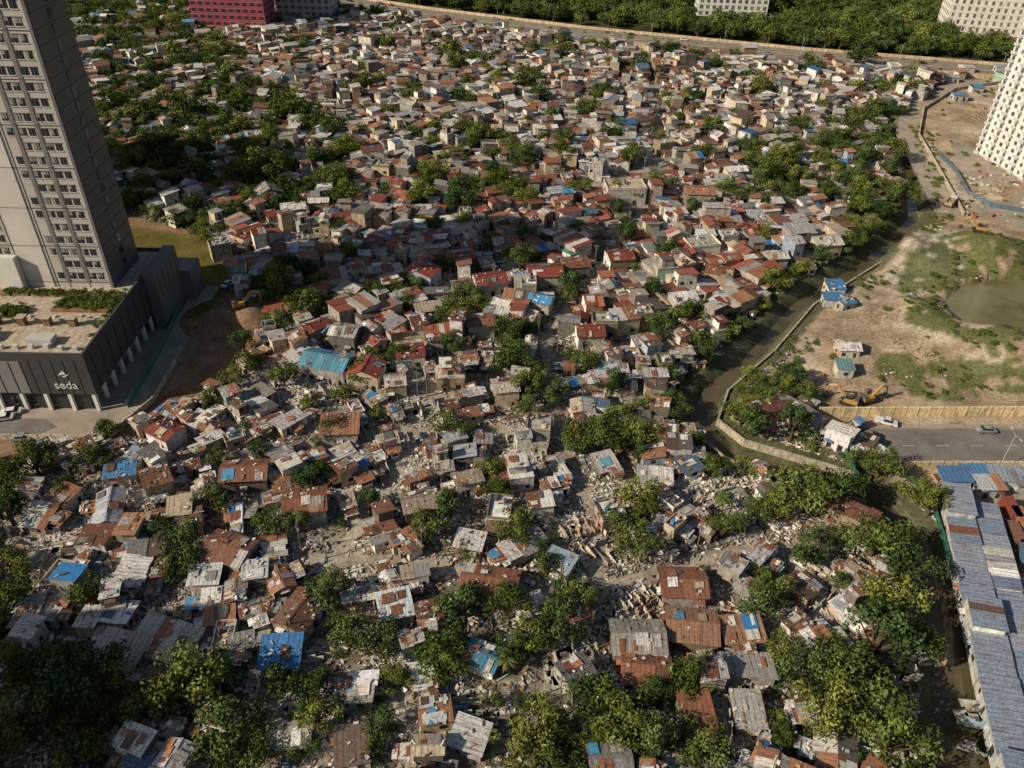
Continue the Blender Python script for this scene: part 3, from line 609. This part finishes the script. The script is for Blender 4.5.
Xu=rng.uniform(-330,330,60000);Yu=rng.uniform(40,560,60000)
pu=np.full(60000,.06)
for p,d in TREEZ: pu=np.where(inpoly(Xu,Yu,p),d*.9,pu)
du=dline(Xu,Yu,CREEK); pu=np.where((du<12)&(du>5.2+cwid(Yu)),.8,pu); pu=np.where(du<=5.2+cwid(Yu)*.9,0,pu)
for p,d in GRASS+[([(690,540),(960,560),(980,768),(690,768)],.6)]:
    pu=np.where(inpoly(Xu,Yu,PG(p))&(du>7),np.maximum(pu,d*.5),pu)
pu*=(vn(Xu,Yu,9,31)>.42)
for p in LANES: pu=np.where(dline(Xu,Yu,p)<2,0,pu)
bad=inpoly(Xu,Yu,Z_HOTEL)|inpoly(Xu,Yu,POND)|(abs(Xu)>(Yu*.8+72)*.66+15)
siteb=inpoly(Xu,Yu,Z_SITE)&(Yu<G(900,412)[1]+3); bad|=siteb
for X,Y,ok in zip(Xu,Yu,(rng.random(60000)<pu)&~bad):
    if ok:
        s=U(.6,1.7); obj("shrub",random.choice(SM),coll=ug,loc=(X,Y,float(hgt(X,Y))-.1),rot=U(0,6.28),sc=(s,s,s*U(.7,1.2))); nU+=1
e=bpy.data.objects.new("undergrowth_shrubs",None); e.instance_type='COLLECTION'; e.instance_collection=ug; scene.collection.objects.link(e)
print("trees",len(treespots),nU,nd,time.time()-T0)
# ---------------------------------------------------------------- hotel
A=G(103,412); B_=G(133,293,15.4); Cc=G(115,288,15.4); D_=G(150,258,15.4)
hy=Vector((B_[0]-A[0],B_[1]-A[1])); yaw=math.atan2(hy.y,hy.x)-math.pi/2; yaw=max(-.12,min(.12,yaw)); print("yaw",yaw,hy.length)
hotel=bpy.data.objects.new("hotel_tower_building",None); scene.collection.objects.link(hotel); hotel.location=(A[0],A[1],0); hotel.rotation_euler=(0,0,yaw)
def toL(p):
    x,y=p[0]-A[0],p[1]-A[1]; c,s=math.cos(-yaw),math.sin(-yaw); return (c*x-s*y,s*x+c*y)
cx,cy=toL(Cc); dx_,dy_=toL(D_); bx_,by_=toL(B_)
CH=(.06,.06,.063); BG=(.52,.475,.44); LG=(.66,.64,.61)
PH=15.4
mb=MB()
PD=dy_+4
mb.box(-35,PD/2,5.2,70,PD,PH-5.2,0,CH,PAINT,True)
mb.box(-36.5,PD/2+1,0,66,PD-4,5.18,0,(.3,.29,.27),PAINT)
obj("podium_walls",mb.mesh("podium_walls"),hotel)
mb=MB()
for i in range(12):
    mb.box(-1.0-i*5.6,.6,0,.8,.8,5.18,0,(.78,.77,.74),PAINT)
for i in range(1,8): mb.box(-1.0,.6+i*5,0,.8,.8,5.18,0,(.78,.77,.74),PAINT)
obj("columns",mb.mesh("columns"),hotel)
mb=MB()
for i in range(14): mb.quad((-6.2-i*4.5,.96,.3),(-2.4-i*4.5,.96,.3),(-2.4-i*4.5,.96,4.4),(-6.2-i*4.5,.96,4.4),(.03,.03,.03),GLASS)
obj("shopfront_glass",mb.mesh("shopfront_glass"),hotel)
mb=MB()
mb.box(-45,-.06,5.4,60,.1,PH-6.5,0,(.24,.23,.225),PAINT)
for i in range(9): mb.box(-17.5-i*3.1,-.16,5.4,.12,.1,PH-6.5,0,(.1,.1,.1),PAINT)
for i in range(5): mb.box(-2.6-i*2.6,-.04,5.4,.08,.06,PH-6,0,(.03,.03,.03),PAINT)
for i in range(10): mb.box(.06,3+i*4.2,5.5,.1,.14,PH-6,0,(.02,.02,.02),PAINT)
obj("cladding",mb.mesh("cladding"),hotel)
mb=MB()
mb.box(-35,PD/2,PH,69.2,PD-.8,.12,0,(.48,.40,.31),WALL)
for px,py,sx,sy in ((-35,.25,70,.5),(-.25,PD/2,.5,PD-1.02),(-35,PD-.25,70,.5)): mb.box(px,py,PH,sx,sy,1.15,0,CH,PAINT)
for i in range(7): mb.box(-4-i*4.6,cy-4,PH+.12,3.8,2.2,.6,0,(.3,.2,.13),WALL)
mb.box(-9,cy-9,PH+.12,14,6,.5,0,(.12,.16,.04),WALL); mb.box(-9,cy-12.2,PH+.12,14,.4,.9,0,(.33,.17,.1),WALL); mb.box(-26,cy-13,PH+.12,8,5,.5,0,(.12,.15,.04),WALL); mb.box(-12,6,PH+.12,6,3,1.6,0,(.5,.5,.48),PAINT); mb.box(-26,7,PH+.12,4,4,2.2,0,(.45,.44,.42),PAINT)
for i in range(16): mb.box(-2-i*2,cy-15+U(-1,1),PH+.12,.7,.7,.5,U(0,1),(.6,.55,.45),PAINT)
for i in range(4): 
    mb.box(-8-i*6,cy-18,PH+.12,1.6,1.6,2.1,0,(.25,.17,.1),WALL); mb.box(-8-i*6,cy-18,PH+2.25,2.2,2.2,.12,0,(.42,.36,.28),PAINT)
for i in range(9): mb.box(-3-i*3.4,3+U(0,1),PH+.12,1.1,.9,1.0,U(-.1,.1),(.55,.54,.52),PAINT)
mb.box(-30,9,PH+.12,9,5,.9,0,(.3,.3,.3),PAINT)
obj("roof_terrace",mb.mesh("roof_terrace"),hotel)
for i in range(150):
    s=U(.7,1.6); q=R()
    px,py=(-3-R()*30,cy-4+U(-1,1)) if q<.3 else ((-2.5-R()*13,cy-9+U(-2.6,2.6)) if q<.65 else ((-22-R()*8,cy-13+U(-2,2)) if q<.85 else (-1.5,U(4,cy-2))))
    obj("terrace_plant",random.choice(SM),hotel,loc=(px,py,PH+.5),rot=U(0,6),sc=(s,s,s))
TH=90.; TX=cx; TW=52; TDp=max(12,dy_-cy); mb=MB()
mb.box(TX-TW/2,cy+TDp/2,PH,TW,TDp,TH-PH,0,BG,PAINT)
obj("tower_walls",mb.mesh("tower_walls"),hotel)
FH=3.35; nfl=int((TH-PH-3)/FH)
mb=MB(); mg=MB(); mf=MB()
mb.box(TX+.06,cy+TDp/2-.1,PH,.12,TDp-.2,TH-PH+1.2,0,(.085,.085,.09),PAINT)
mb.box(TX-.35,cy-.16,PH,.7,.3,TH-PH+1.2,0,(.16,.16,.165),PAINT)
for f in range(nfl):
    z=PH+2+f*FH
    mb.box(TX+.16,cy+TDp/2-.1,z-.4,.08,TDp-.3,.12,0,(.04,.04,.04),PAINT)
    if f%3==0: 
        mb.box(TX-13.5,cy-.05,z-.45,26,.1,.16,0,(.08,.08,.08),PAINT)
    for x_,ww in ((-2.6,.75),(-4.6,.75),(-7.6,.75),(-9.6,.75),(-12.6,.75),(-24.0,.7),(-26,.7),(-29,.75),(-31,.75),(-34,.75),(-36,.75),(-39,.75),(-41,.75),(-44,.7),(-46,.7)):
        if x_==-12.6 and f%3==1: continue
        X_=TX+x_; o1=-.05
        mg.quad((X_-ww,cy+o1,z+.5),(X_+ww,cy+o1,z+.5),(X_+ww,cy+o1,z+2.3),(X_-ww,cy+o1,z+2.3),(.03,.03,.03),GLASS)
        if R()<.55:
            t_=U(-.3,1)*ww; b_2=z+U(.5,1.6); mg.quad((X_-ww,cy+o1-.02,b_2),(X_+t_,cy+o1-.02,b_2),(X_+t_,cy+o1-.02,z+2.3),(X_-ww,cy+o1-.02,z+2.3),(.28,.26,.24),PAINT)
        mf.box(X_,cy-.09,z+.36,ww*2+.2,.16,.13,0,LG,PAINT,True); mf.box(X_,cy-.09,z+2.3,ww*2+.2,.16,.1,0,(.2,.2,.2),PAINT,True); mf.box(X_,cy-.08,z+.5,.08,.1,1.8,0,(.2,.2,.2),PAINT)
for i,x_ in enumerate((-6.1,-11.2,-14.2,-22.4,-27.5,-32.5,-37.5,-42.5)): mb.box(TX+x_,cy-.04,PH,.16,.08,TH-PH,0,(.12,.12,.12),PAINT)
for f in range(0,nfl,3):
    for x_,ww in ((-6.1,.9),(-11.2,.9)): mb.box(TX+x_,cy-.12,PH+1.75+f*FH,ww,.08,FH*3-.2,0,(.2,.19,.18),PAINT)
mb.box(TX-18.3,cy-.1,PH,6.4,.2,TH-PH,0,(.64,.6,.56),PAINT)
for f in range(0,nfl,3): mb.box(TX-18.3,cy-.22,PH+1.6+f*FH,6.4,.05,.12,0,(.1,.1,.1),PAINT)
for f in range(nfl):
    z=PH+2+f*FH
    mg.quad((TX+.24,cy+TDp*.46,z+.4),(TX+.24,cy+TDp*.56,z+.4),(TX+.24,cy+TDp*.56,z+2.5),(TX+.24,cy+TDp*.46,z+2.5),(.03,.03,.03),GLASS)
mb.box(TX-24.5,cy-1,PH,5,2,9,0,(.72,.7,.66),PAINT)
mb.box(TX-TW/2,cy+TDp/2,TH,TW*.6,TDp*.6,4,0,BG,PAINT)
obj("facade_panels",mb.mesh("facade_panels"),hotel); obj("windows",mg.mesh("windows"),hotel); obj("window_frames",mf.mesh("window_frames"),hotel)
mb=MB(); mb.box(1.6,dy_-4,0,3,16,PH+2,0,(.13,.13,.13),PAINT); mb.box(1.6,dy_+8,0,8,8,PH-6,0,(.16,.16,.16),PAINT)
for i in range(5): mb.box(3.16,dy_-10+i*3,PH-6,.1,.12,7,0,(.05,.05,.05),PAINT)
obj("service_wing",mb.mesh("service_wing"),hotel)
tc_=bpy.data.curves.new("hotel_sign","FONT"); tc_.body="seda"; tc_.size=3.0; tc_.extrude=.08; tc_.align_x='CENTER'
o=obj("hotel_sign",tc_,hotel,loc=(-6.2,-.14,6.9)); o.rotation_euler=(math.pi/2,0,0); tc_.materials.append(M_MARK)
mb=MB(); 
for (p,q,r_) in (((-7.3,10.6),(-5.8,12.0),(-5.3,11.0)),((-6.5,10.3),(-4.5,11.1),(-5.6,10.2))): mb.tri((p[0],-.15,p[1]),(r_[0],-.15,r_[1]),(q[0],-.15,q[1]),(.7,.7,.68),PAINT)
obj("bird_logo",mb.mesh("bird_logo"),hotel)
def HL(x,y):
    c,s=math.cos(yaw),math.sin(yaw); return (A[0]+c*x-s*y,A[1]+s*x+c*y)
flat("forecourt_pavement",[HL(-140,-10),HL(5,-10),HL(10,4),HL(10,60),HL(-140,60)],0.08,M_CONC,px=False)
flat("forecourt_road",[HL(-140,-9),HL(-12,-9),HL(-8,-6),HL(-12,-3),HL(-140,-3)],0.1,M_ASPH,px=False)
wallr("forecourt_wall",[HL(-140,-10.4),HL(5,-10.4),HL(10.5,4),HL(10.5,20)],.3,1.6,(.55,.48,.37))
ribbon("dirt_track",PG([(-300,540),(-30,455),(60,425),(150,395),(205,358),(235,320),(262,298)]),7,0.05,M_TRACK)
fp=PG([(128,408),(150,372),(172,330),(182,305),(178,290)])
mb=MB()
for (ax,ay),(bx,by) in zip(fp[:-1],fp[1:]):
    n=int(math.hypot(bx-ax,by-ay)/2.4)+1
    for k in range(n):
        f=(k+.5)/n; mb.box(ax+(bx-ax)*f,ay+(by-ay)*f,0,math.hypot(bx-ax,by-ay)/n-.05,.06,2.2,math.atan2(by-ay,bx-ax),(.05,.22,.2),ROOF); f=k/n
        mb.cyl((ax+(bx-ax)*f,ay+(by-ay)*f,0),(ax+(bx-ax)*f,ay+(by-ay)*f,2.4),.05,.05,(.3,.3,.3),PAINT,6)
obj("construction_hoarding_fence",mb.mesh("construction_hoarding_fence"))
# ---------------------------------------------------------------- generic towers
def tower(name,x,y,a,w,d,h,fh,bay,wc,wc2=None,balc=False,band=None,wf=.3,gm=GLASS,gc=(.03,.03,.03),wh=.7):
    e=bpy.data.objects.new(name,None); scene.collection.objects.link(e); e.location=(x,y,0); e.rotation_euler=(0,0,a)
    mb=MB(); mb.box(0,0,-.3,w,d,h+.3,0,wc,PAINT); mb.box(0,0,h,w*.5,d*.5,3.5,0,wc,PAINT)
    for px,py,sx,sy in ((0,-d/2+.15,w,.3),(0,d/2-.15,w,.3),(-w/2+.15,0,.3,d-.62),(w/2-.15,0,.3,d-.62)): mb.box(px,py,h,sx,sy,1.2,0,wc2 or wc,PAINT)
    for i in range(6): mb.box(U(-.35,.35)*w,U(-.4,-.28)*d,h,U(1.5,3),U(1.5,3),U(1,2),0,(.5,.5,.5),PAINT)
    obj("walls",mb.mesh("walls"),e); mg=MB(); mt=MB()
    for f in range(int(h/fh)):
        z=f*fh
        for (nx_,ny_,ln,off) in ((0,-1,w,d/2),(0,1,w,d/2),(1,0,d,w/2),(-1,0,d,w/2)):
            ux,uy=-ny_,nx_; k=max(1,int(ln/bay))
            for i in range(k):
                t=-ln/2+ln*(i+.5)/k; ww=bay*(wf*(.75 if (balc and i%3==1) else 1)); o=off+.04
                g=lambda tt,zz,oo: (nx_*oo+ux*tt,ny_*oo+uy*tt,zz)
                j=U(.6,1.6); mg.quad(g(t-ww,z+1.0,o),g(t+ww,z+1.0,o),g(t+ww,z+fh-wh,o),g(t-ww,z+fh-wh,o),tuple(c*j for c in gc),gm)
                px,py,_=g(t,0,off+.06); mt.box(px,py,z+.85,(ww*2+.2) if ny_ else .2,.2 if ny_ else (ww*2+.2),.12,0,wc2 or wc,PAINT,True)
                if balc and i%2==0:
                    px,py,_=g(t,0,off+.6); mt.box(px,py,z+.05,(ww*2+1) if ny_ else 1.2,1.2 if ny_ else (ww*2+1),.15,0,wc,PAINT,True)
                    px,py,_=g(t,0,off+1.15); mt.box(px,py,z+.2,(ww*2+1) if ny_ else .1,.1 if ny_ else (ww*2+1),.9,0,wc2 or wc,PAINT,True)
            if band:
                px,py=nx_*(off+.04),ny_*(off+.04); mt.box(px,py,z+fh-.42,ln if ny_ else .1,.1 if ny_ else ln,.2,0,band,PAINT,True)
    obj("windows",mg.mesh("windows"),e); obj("trim",mt.mesh("trim"),e); return e
p1=Vector(G(975,152)); p2=Vector(G(1026,182)); dv=(p2-p1).normalized(); nrm=Vector((-dv.y,dv.x))
ctr=p1+dv*18+nrm*14; tower("residential_tower_building",ctr.x,ctr.y,math.atan2(dv.y,dv.x),36,28,95,3.1,3.4,(.70,.68,.65),(.50,.49,.48),True,wf=.24,gm=PAINT,gc=(.08,.09,.105),wh=.75)
def at(u,v,dd=0): X,Y=G(u,v); return X,Y+dd
X,Y=at(232,34,10); tower("red_office_building",X,Y,-.05,44,20,40,3.6,4.2,(.32,.035,.06),(.5,.45,.45),False,(.25,.25,.3))
X,Y=at(305,24,12); tower("grey_office_building",X,Y,-.05,34,20,26,3.6,4,(.42,.42,.43),(.5,.5,.5),gm=PAINT,gc=(.1,.11,.12))
X,Y=at(733,18,12); tower("white_office_building",X,Y,-.05,46,18,19,3.8,4,(.8,.77,.7),(.6,.6,.58),False,(.55,.54,.5),gm=PAINT,gc=(.15,.15,.16))
X,Y=at(985,40,12); tower("white_government_building",X,Y,-.2,46,24,26,3.8,4,(.8,.75,.67),(.6,.6,.55),False,(.6,.56,.5),wf=.2,gm=PAINT,gc=(.16,.16,.16))
X,Y=at(110,0,12); tower("low_office_building",X,Y,.1,50,20,12,3.6,4,(.5,.46,.42),(.4,.4,.4))
X,Y=at(575,-8,20); tower("low_office_building",X,Y,.0,40,20,14,3.6,4,(.6,.55,.46),(.4,.4,.4))
# unseen towers outside the frame, added for the shadows they cast into view
tower("offscreen_shade_tower_far",-236,240,0,58,40,84,3.2,3.8,(.5,.48,.45),(.4,.4,.4),True)  # added out of view; its shadow darkens the far left settlement
tower("offscreen_shade_tower_near",-155,34,.1,34,34,60,3.2,3.8,(.5,.48,.45),(.4,.4,.4),True)  # added out of view; sized so its shadow covers the bottom-left foreground
# ---------------------------------------------------------------- site sheds
def shed(name,X,Y,a,w,d,h,rc,style='gable'):
    mb=MB(); house(mb,X,Y,a,w,d,h,0,P_ROOF,2,style,rc,(.5,.5,.48),patch=False,clean=True); return obj(name,mb.mesh(name))
e0,e1=Vector(G(948,500)),Vector(G(1010,775)); dv=(e1-e0); L_=dv.length; dv.normalize(); a=math.atan2(dv.y,dv.x); nv=Vector((-dv.y,dv.x))
for row,(off,wd) in enumerate(((0,5),(5.4,4.6))):
    s=3 if row else 0
    while s<L_+10:
        ln=U(6.5,9); c=e0+dv*(s+ln/2)+nv*off; 
        if not(row and R()<.12): shed("site_barracks",c.x,c.y,a+U(-.02,.02),ln-.25,wd,U(2.9,3.3)+ (1.5 if row==0 and R()<.4 else 0),random.choice([(.2,.26,.36),(.24,.29,.38),(.3,.33,.4),(.17,.22,.32)]),'shed')
        s+=ln
for i in range(7):
    c=e0+dv*(28+i*7)+nv*(13+U(0,2)); shed("site_barracks",c.x,c.y,a,6.4,5,3,random.choice([(.3,.42,.5),(.2,.3,.42),(.45,.5,.52)]),'shed')
for u,v,w_,c_ in ((950,484,6,(.08,.2,.4)),(975,482,7,(.09,.24,.42)),(1003,484,7,(.3,.36,.42)),(1022,488,6,(.08,.2,.38)),(985,492,5,(.5,.52,.52)),(958,100,7,(.15,.25,.4)),(975,92,6,(.1,.3,.5)),(950,82,7,(.4,.43,.45)),(1000,72,7,(.3,.35,.42)),(965,72,8,(.5,.5,.5)),(830,305,5,(.07,.22,.45)),(842,374,4,(.15,.3,.3))):
    X,Y=G(u,v); shed("site_office_cabin",X,Y,U(-.1,.1),w_,4,2.8,c_,'shed')
for u,v,c_ in ((1008,515,(.3,.08,.05)),(1018,525,(.45,.2,.1)),(1012,540,(.25,.12,.08)),(1022,560,(.1,.2,.3))):
    X,Y=G(u,v); mb=MB(); mb.box(0,0,.15,6,2.4,2.5,0,c_,ROOF)
    for i in range(12): 
        for sy in (-1.22,1.22): mb.box(-2.75+i*.5,sy,.3,.12,.05,2.2,0,tuple(k*.6 for k in c_),PAINT)
    for sx in (-2.9,2.9):
        for sy in (-1.1,1.1): mb.box(sx,sy,0,.22,.22,2.75,0,(.1,.1,.1),PAINT)
    obj("shipping_container",mb.mesh("shipping_container"),loc=(X,Y,0),rot=U(-.3,.3)+1.3)
hp=PG([(938,155),(955,172),(968,195),(990,207),(1040,216),(1100,214)])
wallr("blue_hoarding_fence",hp,.1,1.8,(.12,.17,.22),mat=TARP)
gp=PG([(822,432),(840,448),(852,470),(862,498)]); wallr("green_net_fence",gp,.1,2.0,(.04,.16,.09),mat=TARP)
gp=PG([(872,470),(905,478),(928,496),(948,560),(962,610)]); wallr("green_net_fence",gp,.1,1.8,(.04,.15,.10),mat=TARP)
mb=MB()
for _ in range(60):
    X,Y=G(U(965,1030),U(172,218)); mb.box(X,Y,.08,U(.6,2.4),U(.5,1.2),U(.2,.8),U(0,3),random.choice([(.35,.25,.15),(.5,.48,.45),(.42,.36,.28),(.4,.14,.07),(.6,.58,.5)]),DEB)
for _ in range(90):
    X,Y=G(U(1000,1060),U(505,640)); mb.box(X,Y,.06,U(.8,3),U(.5,1.4),U(.2,1.0),U(0,3),random.choice([(.35,.25,.15),(.5,.48,.45),(.1,.2,.35),(.4,.12,.06),(.6,.58,.5)]),DEB)
obj("building_material_stacks",mb.mesh("building_material_stacks"))
# ---------------------------------------------------------------- vehicles
def car_mesh(name,col,kind='car'):
    mb=MB()
    prof=[(-2.2,.45),(-2.15,.95),(-1.25,1.05),(-.75,1.5),(.9,1.5),(1.55,1.0),(2.2,.9),(2.2,.45)] if kind=='car' else [(-2.6,.5),(-2.6,1.1),(-.6,1.1),(-.45,1.75),(.9,1.75),(1.5,1.15),(2.5,1.05),(2.6,.5)]
    n=len(prof)
    for i in range(n):
        (xa,za),(xb,zb)=prof[i],prof[(i+1)%n]; ins=lambda z:.9-(.18 if z>1.2 else 0)
        g= (za>1.2)!=(zb>1.2)
        mb.quad((xa,-ins(za),za),(xb,-ins(zb),zb),(xb,ins(zb),zb),(xa,ins(za),za),(.02,.02,.02) if g else col,GLASS if g else PAINT)
    for s in (-1,1):
        x0_,x1_=prof[0][0],prof[-1][0]; t=[p for p in prof if p[1]>1.2]; tb=[prof[2],prof[5]]
        mb.quad((x0_,s*.9,.45),(x1_,s*.9,.45),(x1_,s*.9,prof[-2][1]),(x0_,s*.9,prof[1][1]),col,PAINT)
        mb.quad((tb[0][0],s*.905,.9),(tb[1][0],s*.905,.9),(tb[1][0],s*.9,tb[1][1]),(tb[0][0],s*.9,tb[0][1]),col,PAINT)
        mb.quad((tb[0][0],s*.9,tb[0][1]),(tb[1][0],s*.9,tb[1][1]),(t[1][0],s*.72,t[1][1]),(t[0][0],s*.72,t[0][1]),(.02,.02,.02),GLASS)
        for x in (-1.4,1.4): mb.cyl((x,s*.72,.34),(x,s*.95,.34),.34,.34,(.02,.02,.02),PAINT,12); mb.cyl((x,s*.95,.34),(x,s*.97,.34),.18,.18,(.4,.4,.4),PAINT,8)
        mb.box(prof[-2][0]-.02,s*.65,.62,.06,.4,.16,0,(.7,.7,.65),PAINT); mb.box(prof[0][0]+.0,s*.65,.65,.08,.35,.16,0,(.4,.03,.02),PAINT)
    return mb.mesh(name)
def truck_mesh(col,cargo):
    mb=MB(); mb.box(0,0,.7,8,1.0,.25,0,(.05,.05,.05),PAINT); mb.box(3.1,0,.6,1.8,2.3,2.0,0,col,PAINT); mb.quad((4.03,-1,1.6),(4.03,1,1.6),(4.03,1,2.4),(4.03,-1,2.4),(.02,.02,.02),GLASS)
    for s in (-1,1): mb.quad((2.5,s*1.17,1.6),(3.7,s*1.17,1.6),(3.7,s*1.17,2.4),(2.5,s*1.17,2.4),(.02,.02,.02),GLASS)
    mb.box(-1.1,0,.98,5.9,2.4,.15,0,cargo,PAINT)
    for s in (-1,1): mb.box(-1.1,s*1.15,1.1,5.9,.1,1.1,0,cargo,PAINT); mb.box(-1.1+s*2.9,0,1.1,.1,2.2,1.1,0,cargo,PAINT)
    for i in range(20): mb.box(U(-3.6,1.4),U(-.8,.8),1.15,U(.5,1),U(.5,1),U(.3,.8),U(0,3),(.33,.26,.18),DEB)
    for x in (3,-1.6,-2.9):
        for s in (-1,1): mb.cyl((x,s*.8,.5),(x,s*1.2,.5),.5,.5,(.02,.02,.02),PAINT,12)
    return mb.mesh("dump_truck")
def excav_mesh(col):
    mb=MB()
    for s in (-1,1):
        mb.box(0,s*1.1,.15,3.4,.6,.7,0,(.04,.04,.04),PAINT)
        for x in (-1.7,1.7): mb.cyl((x,s*.8,.5),(x,s*1.4,.5),.4,.4,(.04,.04,.04),PAINT,10)
    mb.box(0,0,.5,1.6,1.6,.5,0,(.1,.1,.1),PAINT); mb.box(-.5,0,1.0,3.2,2.6,1.0,0,col,PAINT); mb.box(-1.7,0,2.0,.9,2.4,.5,0,(.12,.11,.1),PAINT)
    mb.box(.4,.75,2.0,1.4,1.0,1.2,0,(.12,.11,.1),PAINT); 
    for s in (.23,1.27): mb.quad((-.2,s,2.2),(1.0,s,2.2),(1.0,s,3.05),(-.2,s,3.05),(.02,.02,.02),GLASS)
    mb.quad((1.12,.3,2.1),(1.12,1.2,2.1),(1.12,1.2,3.05),(1.12,.3,3.05),(.02,.02,.02),GLASS)
    for (p,q,r0,r1) in (((1,-.2,1.7),(3.4,-.2,4.2),.3,.32),((3.4,-.2,4.2),(5.4,-.2,3.4),.32,.26),((5.4,-.2,3.4),(6.0,-.2,1.2),.24,.18)): mb.cyl(p,q,r0,r1,col,PAINT,6)
    mb.cyl((1.6,-.2,1.5),(3.3,-.2,3.4),.1,.1,(.5,.5,.5),PAINT,6); mb.cyl((3.9,-.2,4.3),(5.6,-.2,3.6),.1,.1,(.5,.5,.5),PAINT,6)
    mb.box(5.8,-.2,.3,1.1,1.2,.9,0,(.06,.06,.06),PAINT,True,.4)
    for i in range(4): mb.box(5.25,-.65+i*.3,.15,.3,.1,.12,0,(.3,.3,.3),PAINT)
    return mb.mesh("excavator")
cars=[car_mesh("parked_car",c) for c in ((.7,.7,.7),(.03,.03,.035),(.3,.31,.33),(.35,.03,.03),(.05,.08,.2))]; pk=car_mesh("pickup_truck",(.7,.7,.7),'pk')
def put(name,me,u,v,a,dz=0): X,Y=G(u,v); return obj(name,me,loc=(X,Y,float(hgt(X,Y))+.1+dz),rot=a)
put("pickup_truck",pk,885,424,-.4); put("parked_car",cars[1],873,440,.9); put("parked_car",cars[0],12,414,.3); put("parked_car",cars[0],4,420,.3); put("parked_car",cars[2],22,440,.1); put("parked_car",cars[0],228,286,1.2); put("parked_car",cars[0],243,312,1.3)
for u,v,a in ((985,432,0),): put("parked_car",cars[2],u,v,a)
for u,v,a,c1,c2 in ((855,446,.2,(.4,.18,.04),(.2,.2,.2)),(835,442,2.9,(.6,.58,.5),(.4,.3,.2)),(848,432,.5,(.1,.2,.35),(.45,.42,.38)),(950,205,.9,(.6,.6,.6),(.4,.3,.1))): put("dump_truck",truck_mesh(c1,c2),u,v,a)
for u,v,a in ((848,404,2.6),(866,402,.4),(972,248,2.8),(243,318,.5)):
    put("excavator",excav_mesh((.45,.26,.06)),u,v,a)
for o_,n in ((-9,12),(-4,10),(4,12),(9,10)):
    A_=strip_pts(HW,o_)
    for _ in range(n):
        i=random.randrange(1,len(A_)-1); f=R(); x=A_[i][0]*(1-f)+A_[i+1][0]*f; y=A_[i][1]*(1-f)+A_[i+1][1]*f
        obj("car",random.choice(cars),loc=(x,y,.07),rot=math.atan2(A_[i+1][1]-A_[i][1],A_[i+1][0]-A_[i][0])+(math.pi if o_>0 else 0))
mb=MB(); mb.cyl((0,0,0),(0,0,9),.10,.06,(.45,.45,.42),PAINT)
for s in (-1,1): mb.cyl((0,0,8.8),(0,s*1.8,9.3),.05,.04,(.45,.45,.42),PAINT,6); mb.box(0,s*2.1,9.25,.3,.7,.12,0,(.6,.6,.6),PAINT,True)
lamp=mb.mesh("street_lamp")
for (ax,ay),(bx,by) in zip(HW[:-1],HW[1:]):
    n=int(math.hypot(bx-ax,by-ay)/38)
    for k in range(n): obj("street_lamp",lamp,loc=(ax+(bx-ax)*k/n,ay+(by-ay)*k/n,.2),rot=math.atan2(by-ay,bx-ax))
for u,v in ((1000,466),(948,214),(925,170)): put("street_lamp",lamp,u,v,0)
mb=MB(); mb.cyl((0,0,-.2),(0,0,8.5),.14,.09,(.2,.17,.14),PAINT); mb.box(0,0,7.8,.1,1.8,.12,0,(.2,.16,.12),PAINT,True); mb.box(0,0,7.2,.1,1.3,.1,0,(.2,.16,.12),PAINT,True)
for t in (-.8,-.3,.3,.8): mb.cyl((0,t,7.92),(0,t,8.1),.05,.04,(.5,.5,.5),PAINT,6)
mb.cyl((.3,0,6.2),(.3,0,7.0),.22,.22,(.3,.3,.32),PAINT)
pole=mb.mesh("utility_pole")
for p in LANES:   # poles line the lanes, with sagging wires between them
    A_=strip_pts(p,1.8); wires=MB(); last=None
    for (ax,ay),(bx,by) in zip(A_[:-1],A_[1:]):
        n=max(1,int(math.hypot(bx-ax,by-ay)/28)); an=math.atan2(by-ay,bx-ax)
        for k in range(n):
            x,y=ax+(bx-ax)*k/n,ay+(by-ay)*k/n
            if inpoly(x,y,Z_SITE) or inpoly(x,y,Z_HOTEL): continue
            obj("utility_pole",pole,loc=(x,y,0),rot=an)
            if last and math.hypot(x-last[0],y-last[1])<70:
                for t in (-.8,.8):
                    ox,oy=-math.sin(an)*t,math.cos(an)*t; pv=None
                    for q in range(7):
                        f=q/6; z=8.1-1.2*4*f*(1-f); cur=(last[0]+(x-last[0])*f+ox,last[1]+(y-last[1])*f+oy,z)
                        if pv: wires.cyl(pv,cur,.02,.02,(.03,.03,.03),PAINT,4)
                        pv=cur
            last=(x,y)
    if wires.Q: obj("power_lines",wires.mesh("power_lines"))
print("done",time.time()-T0)
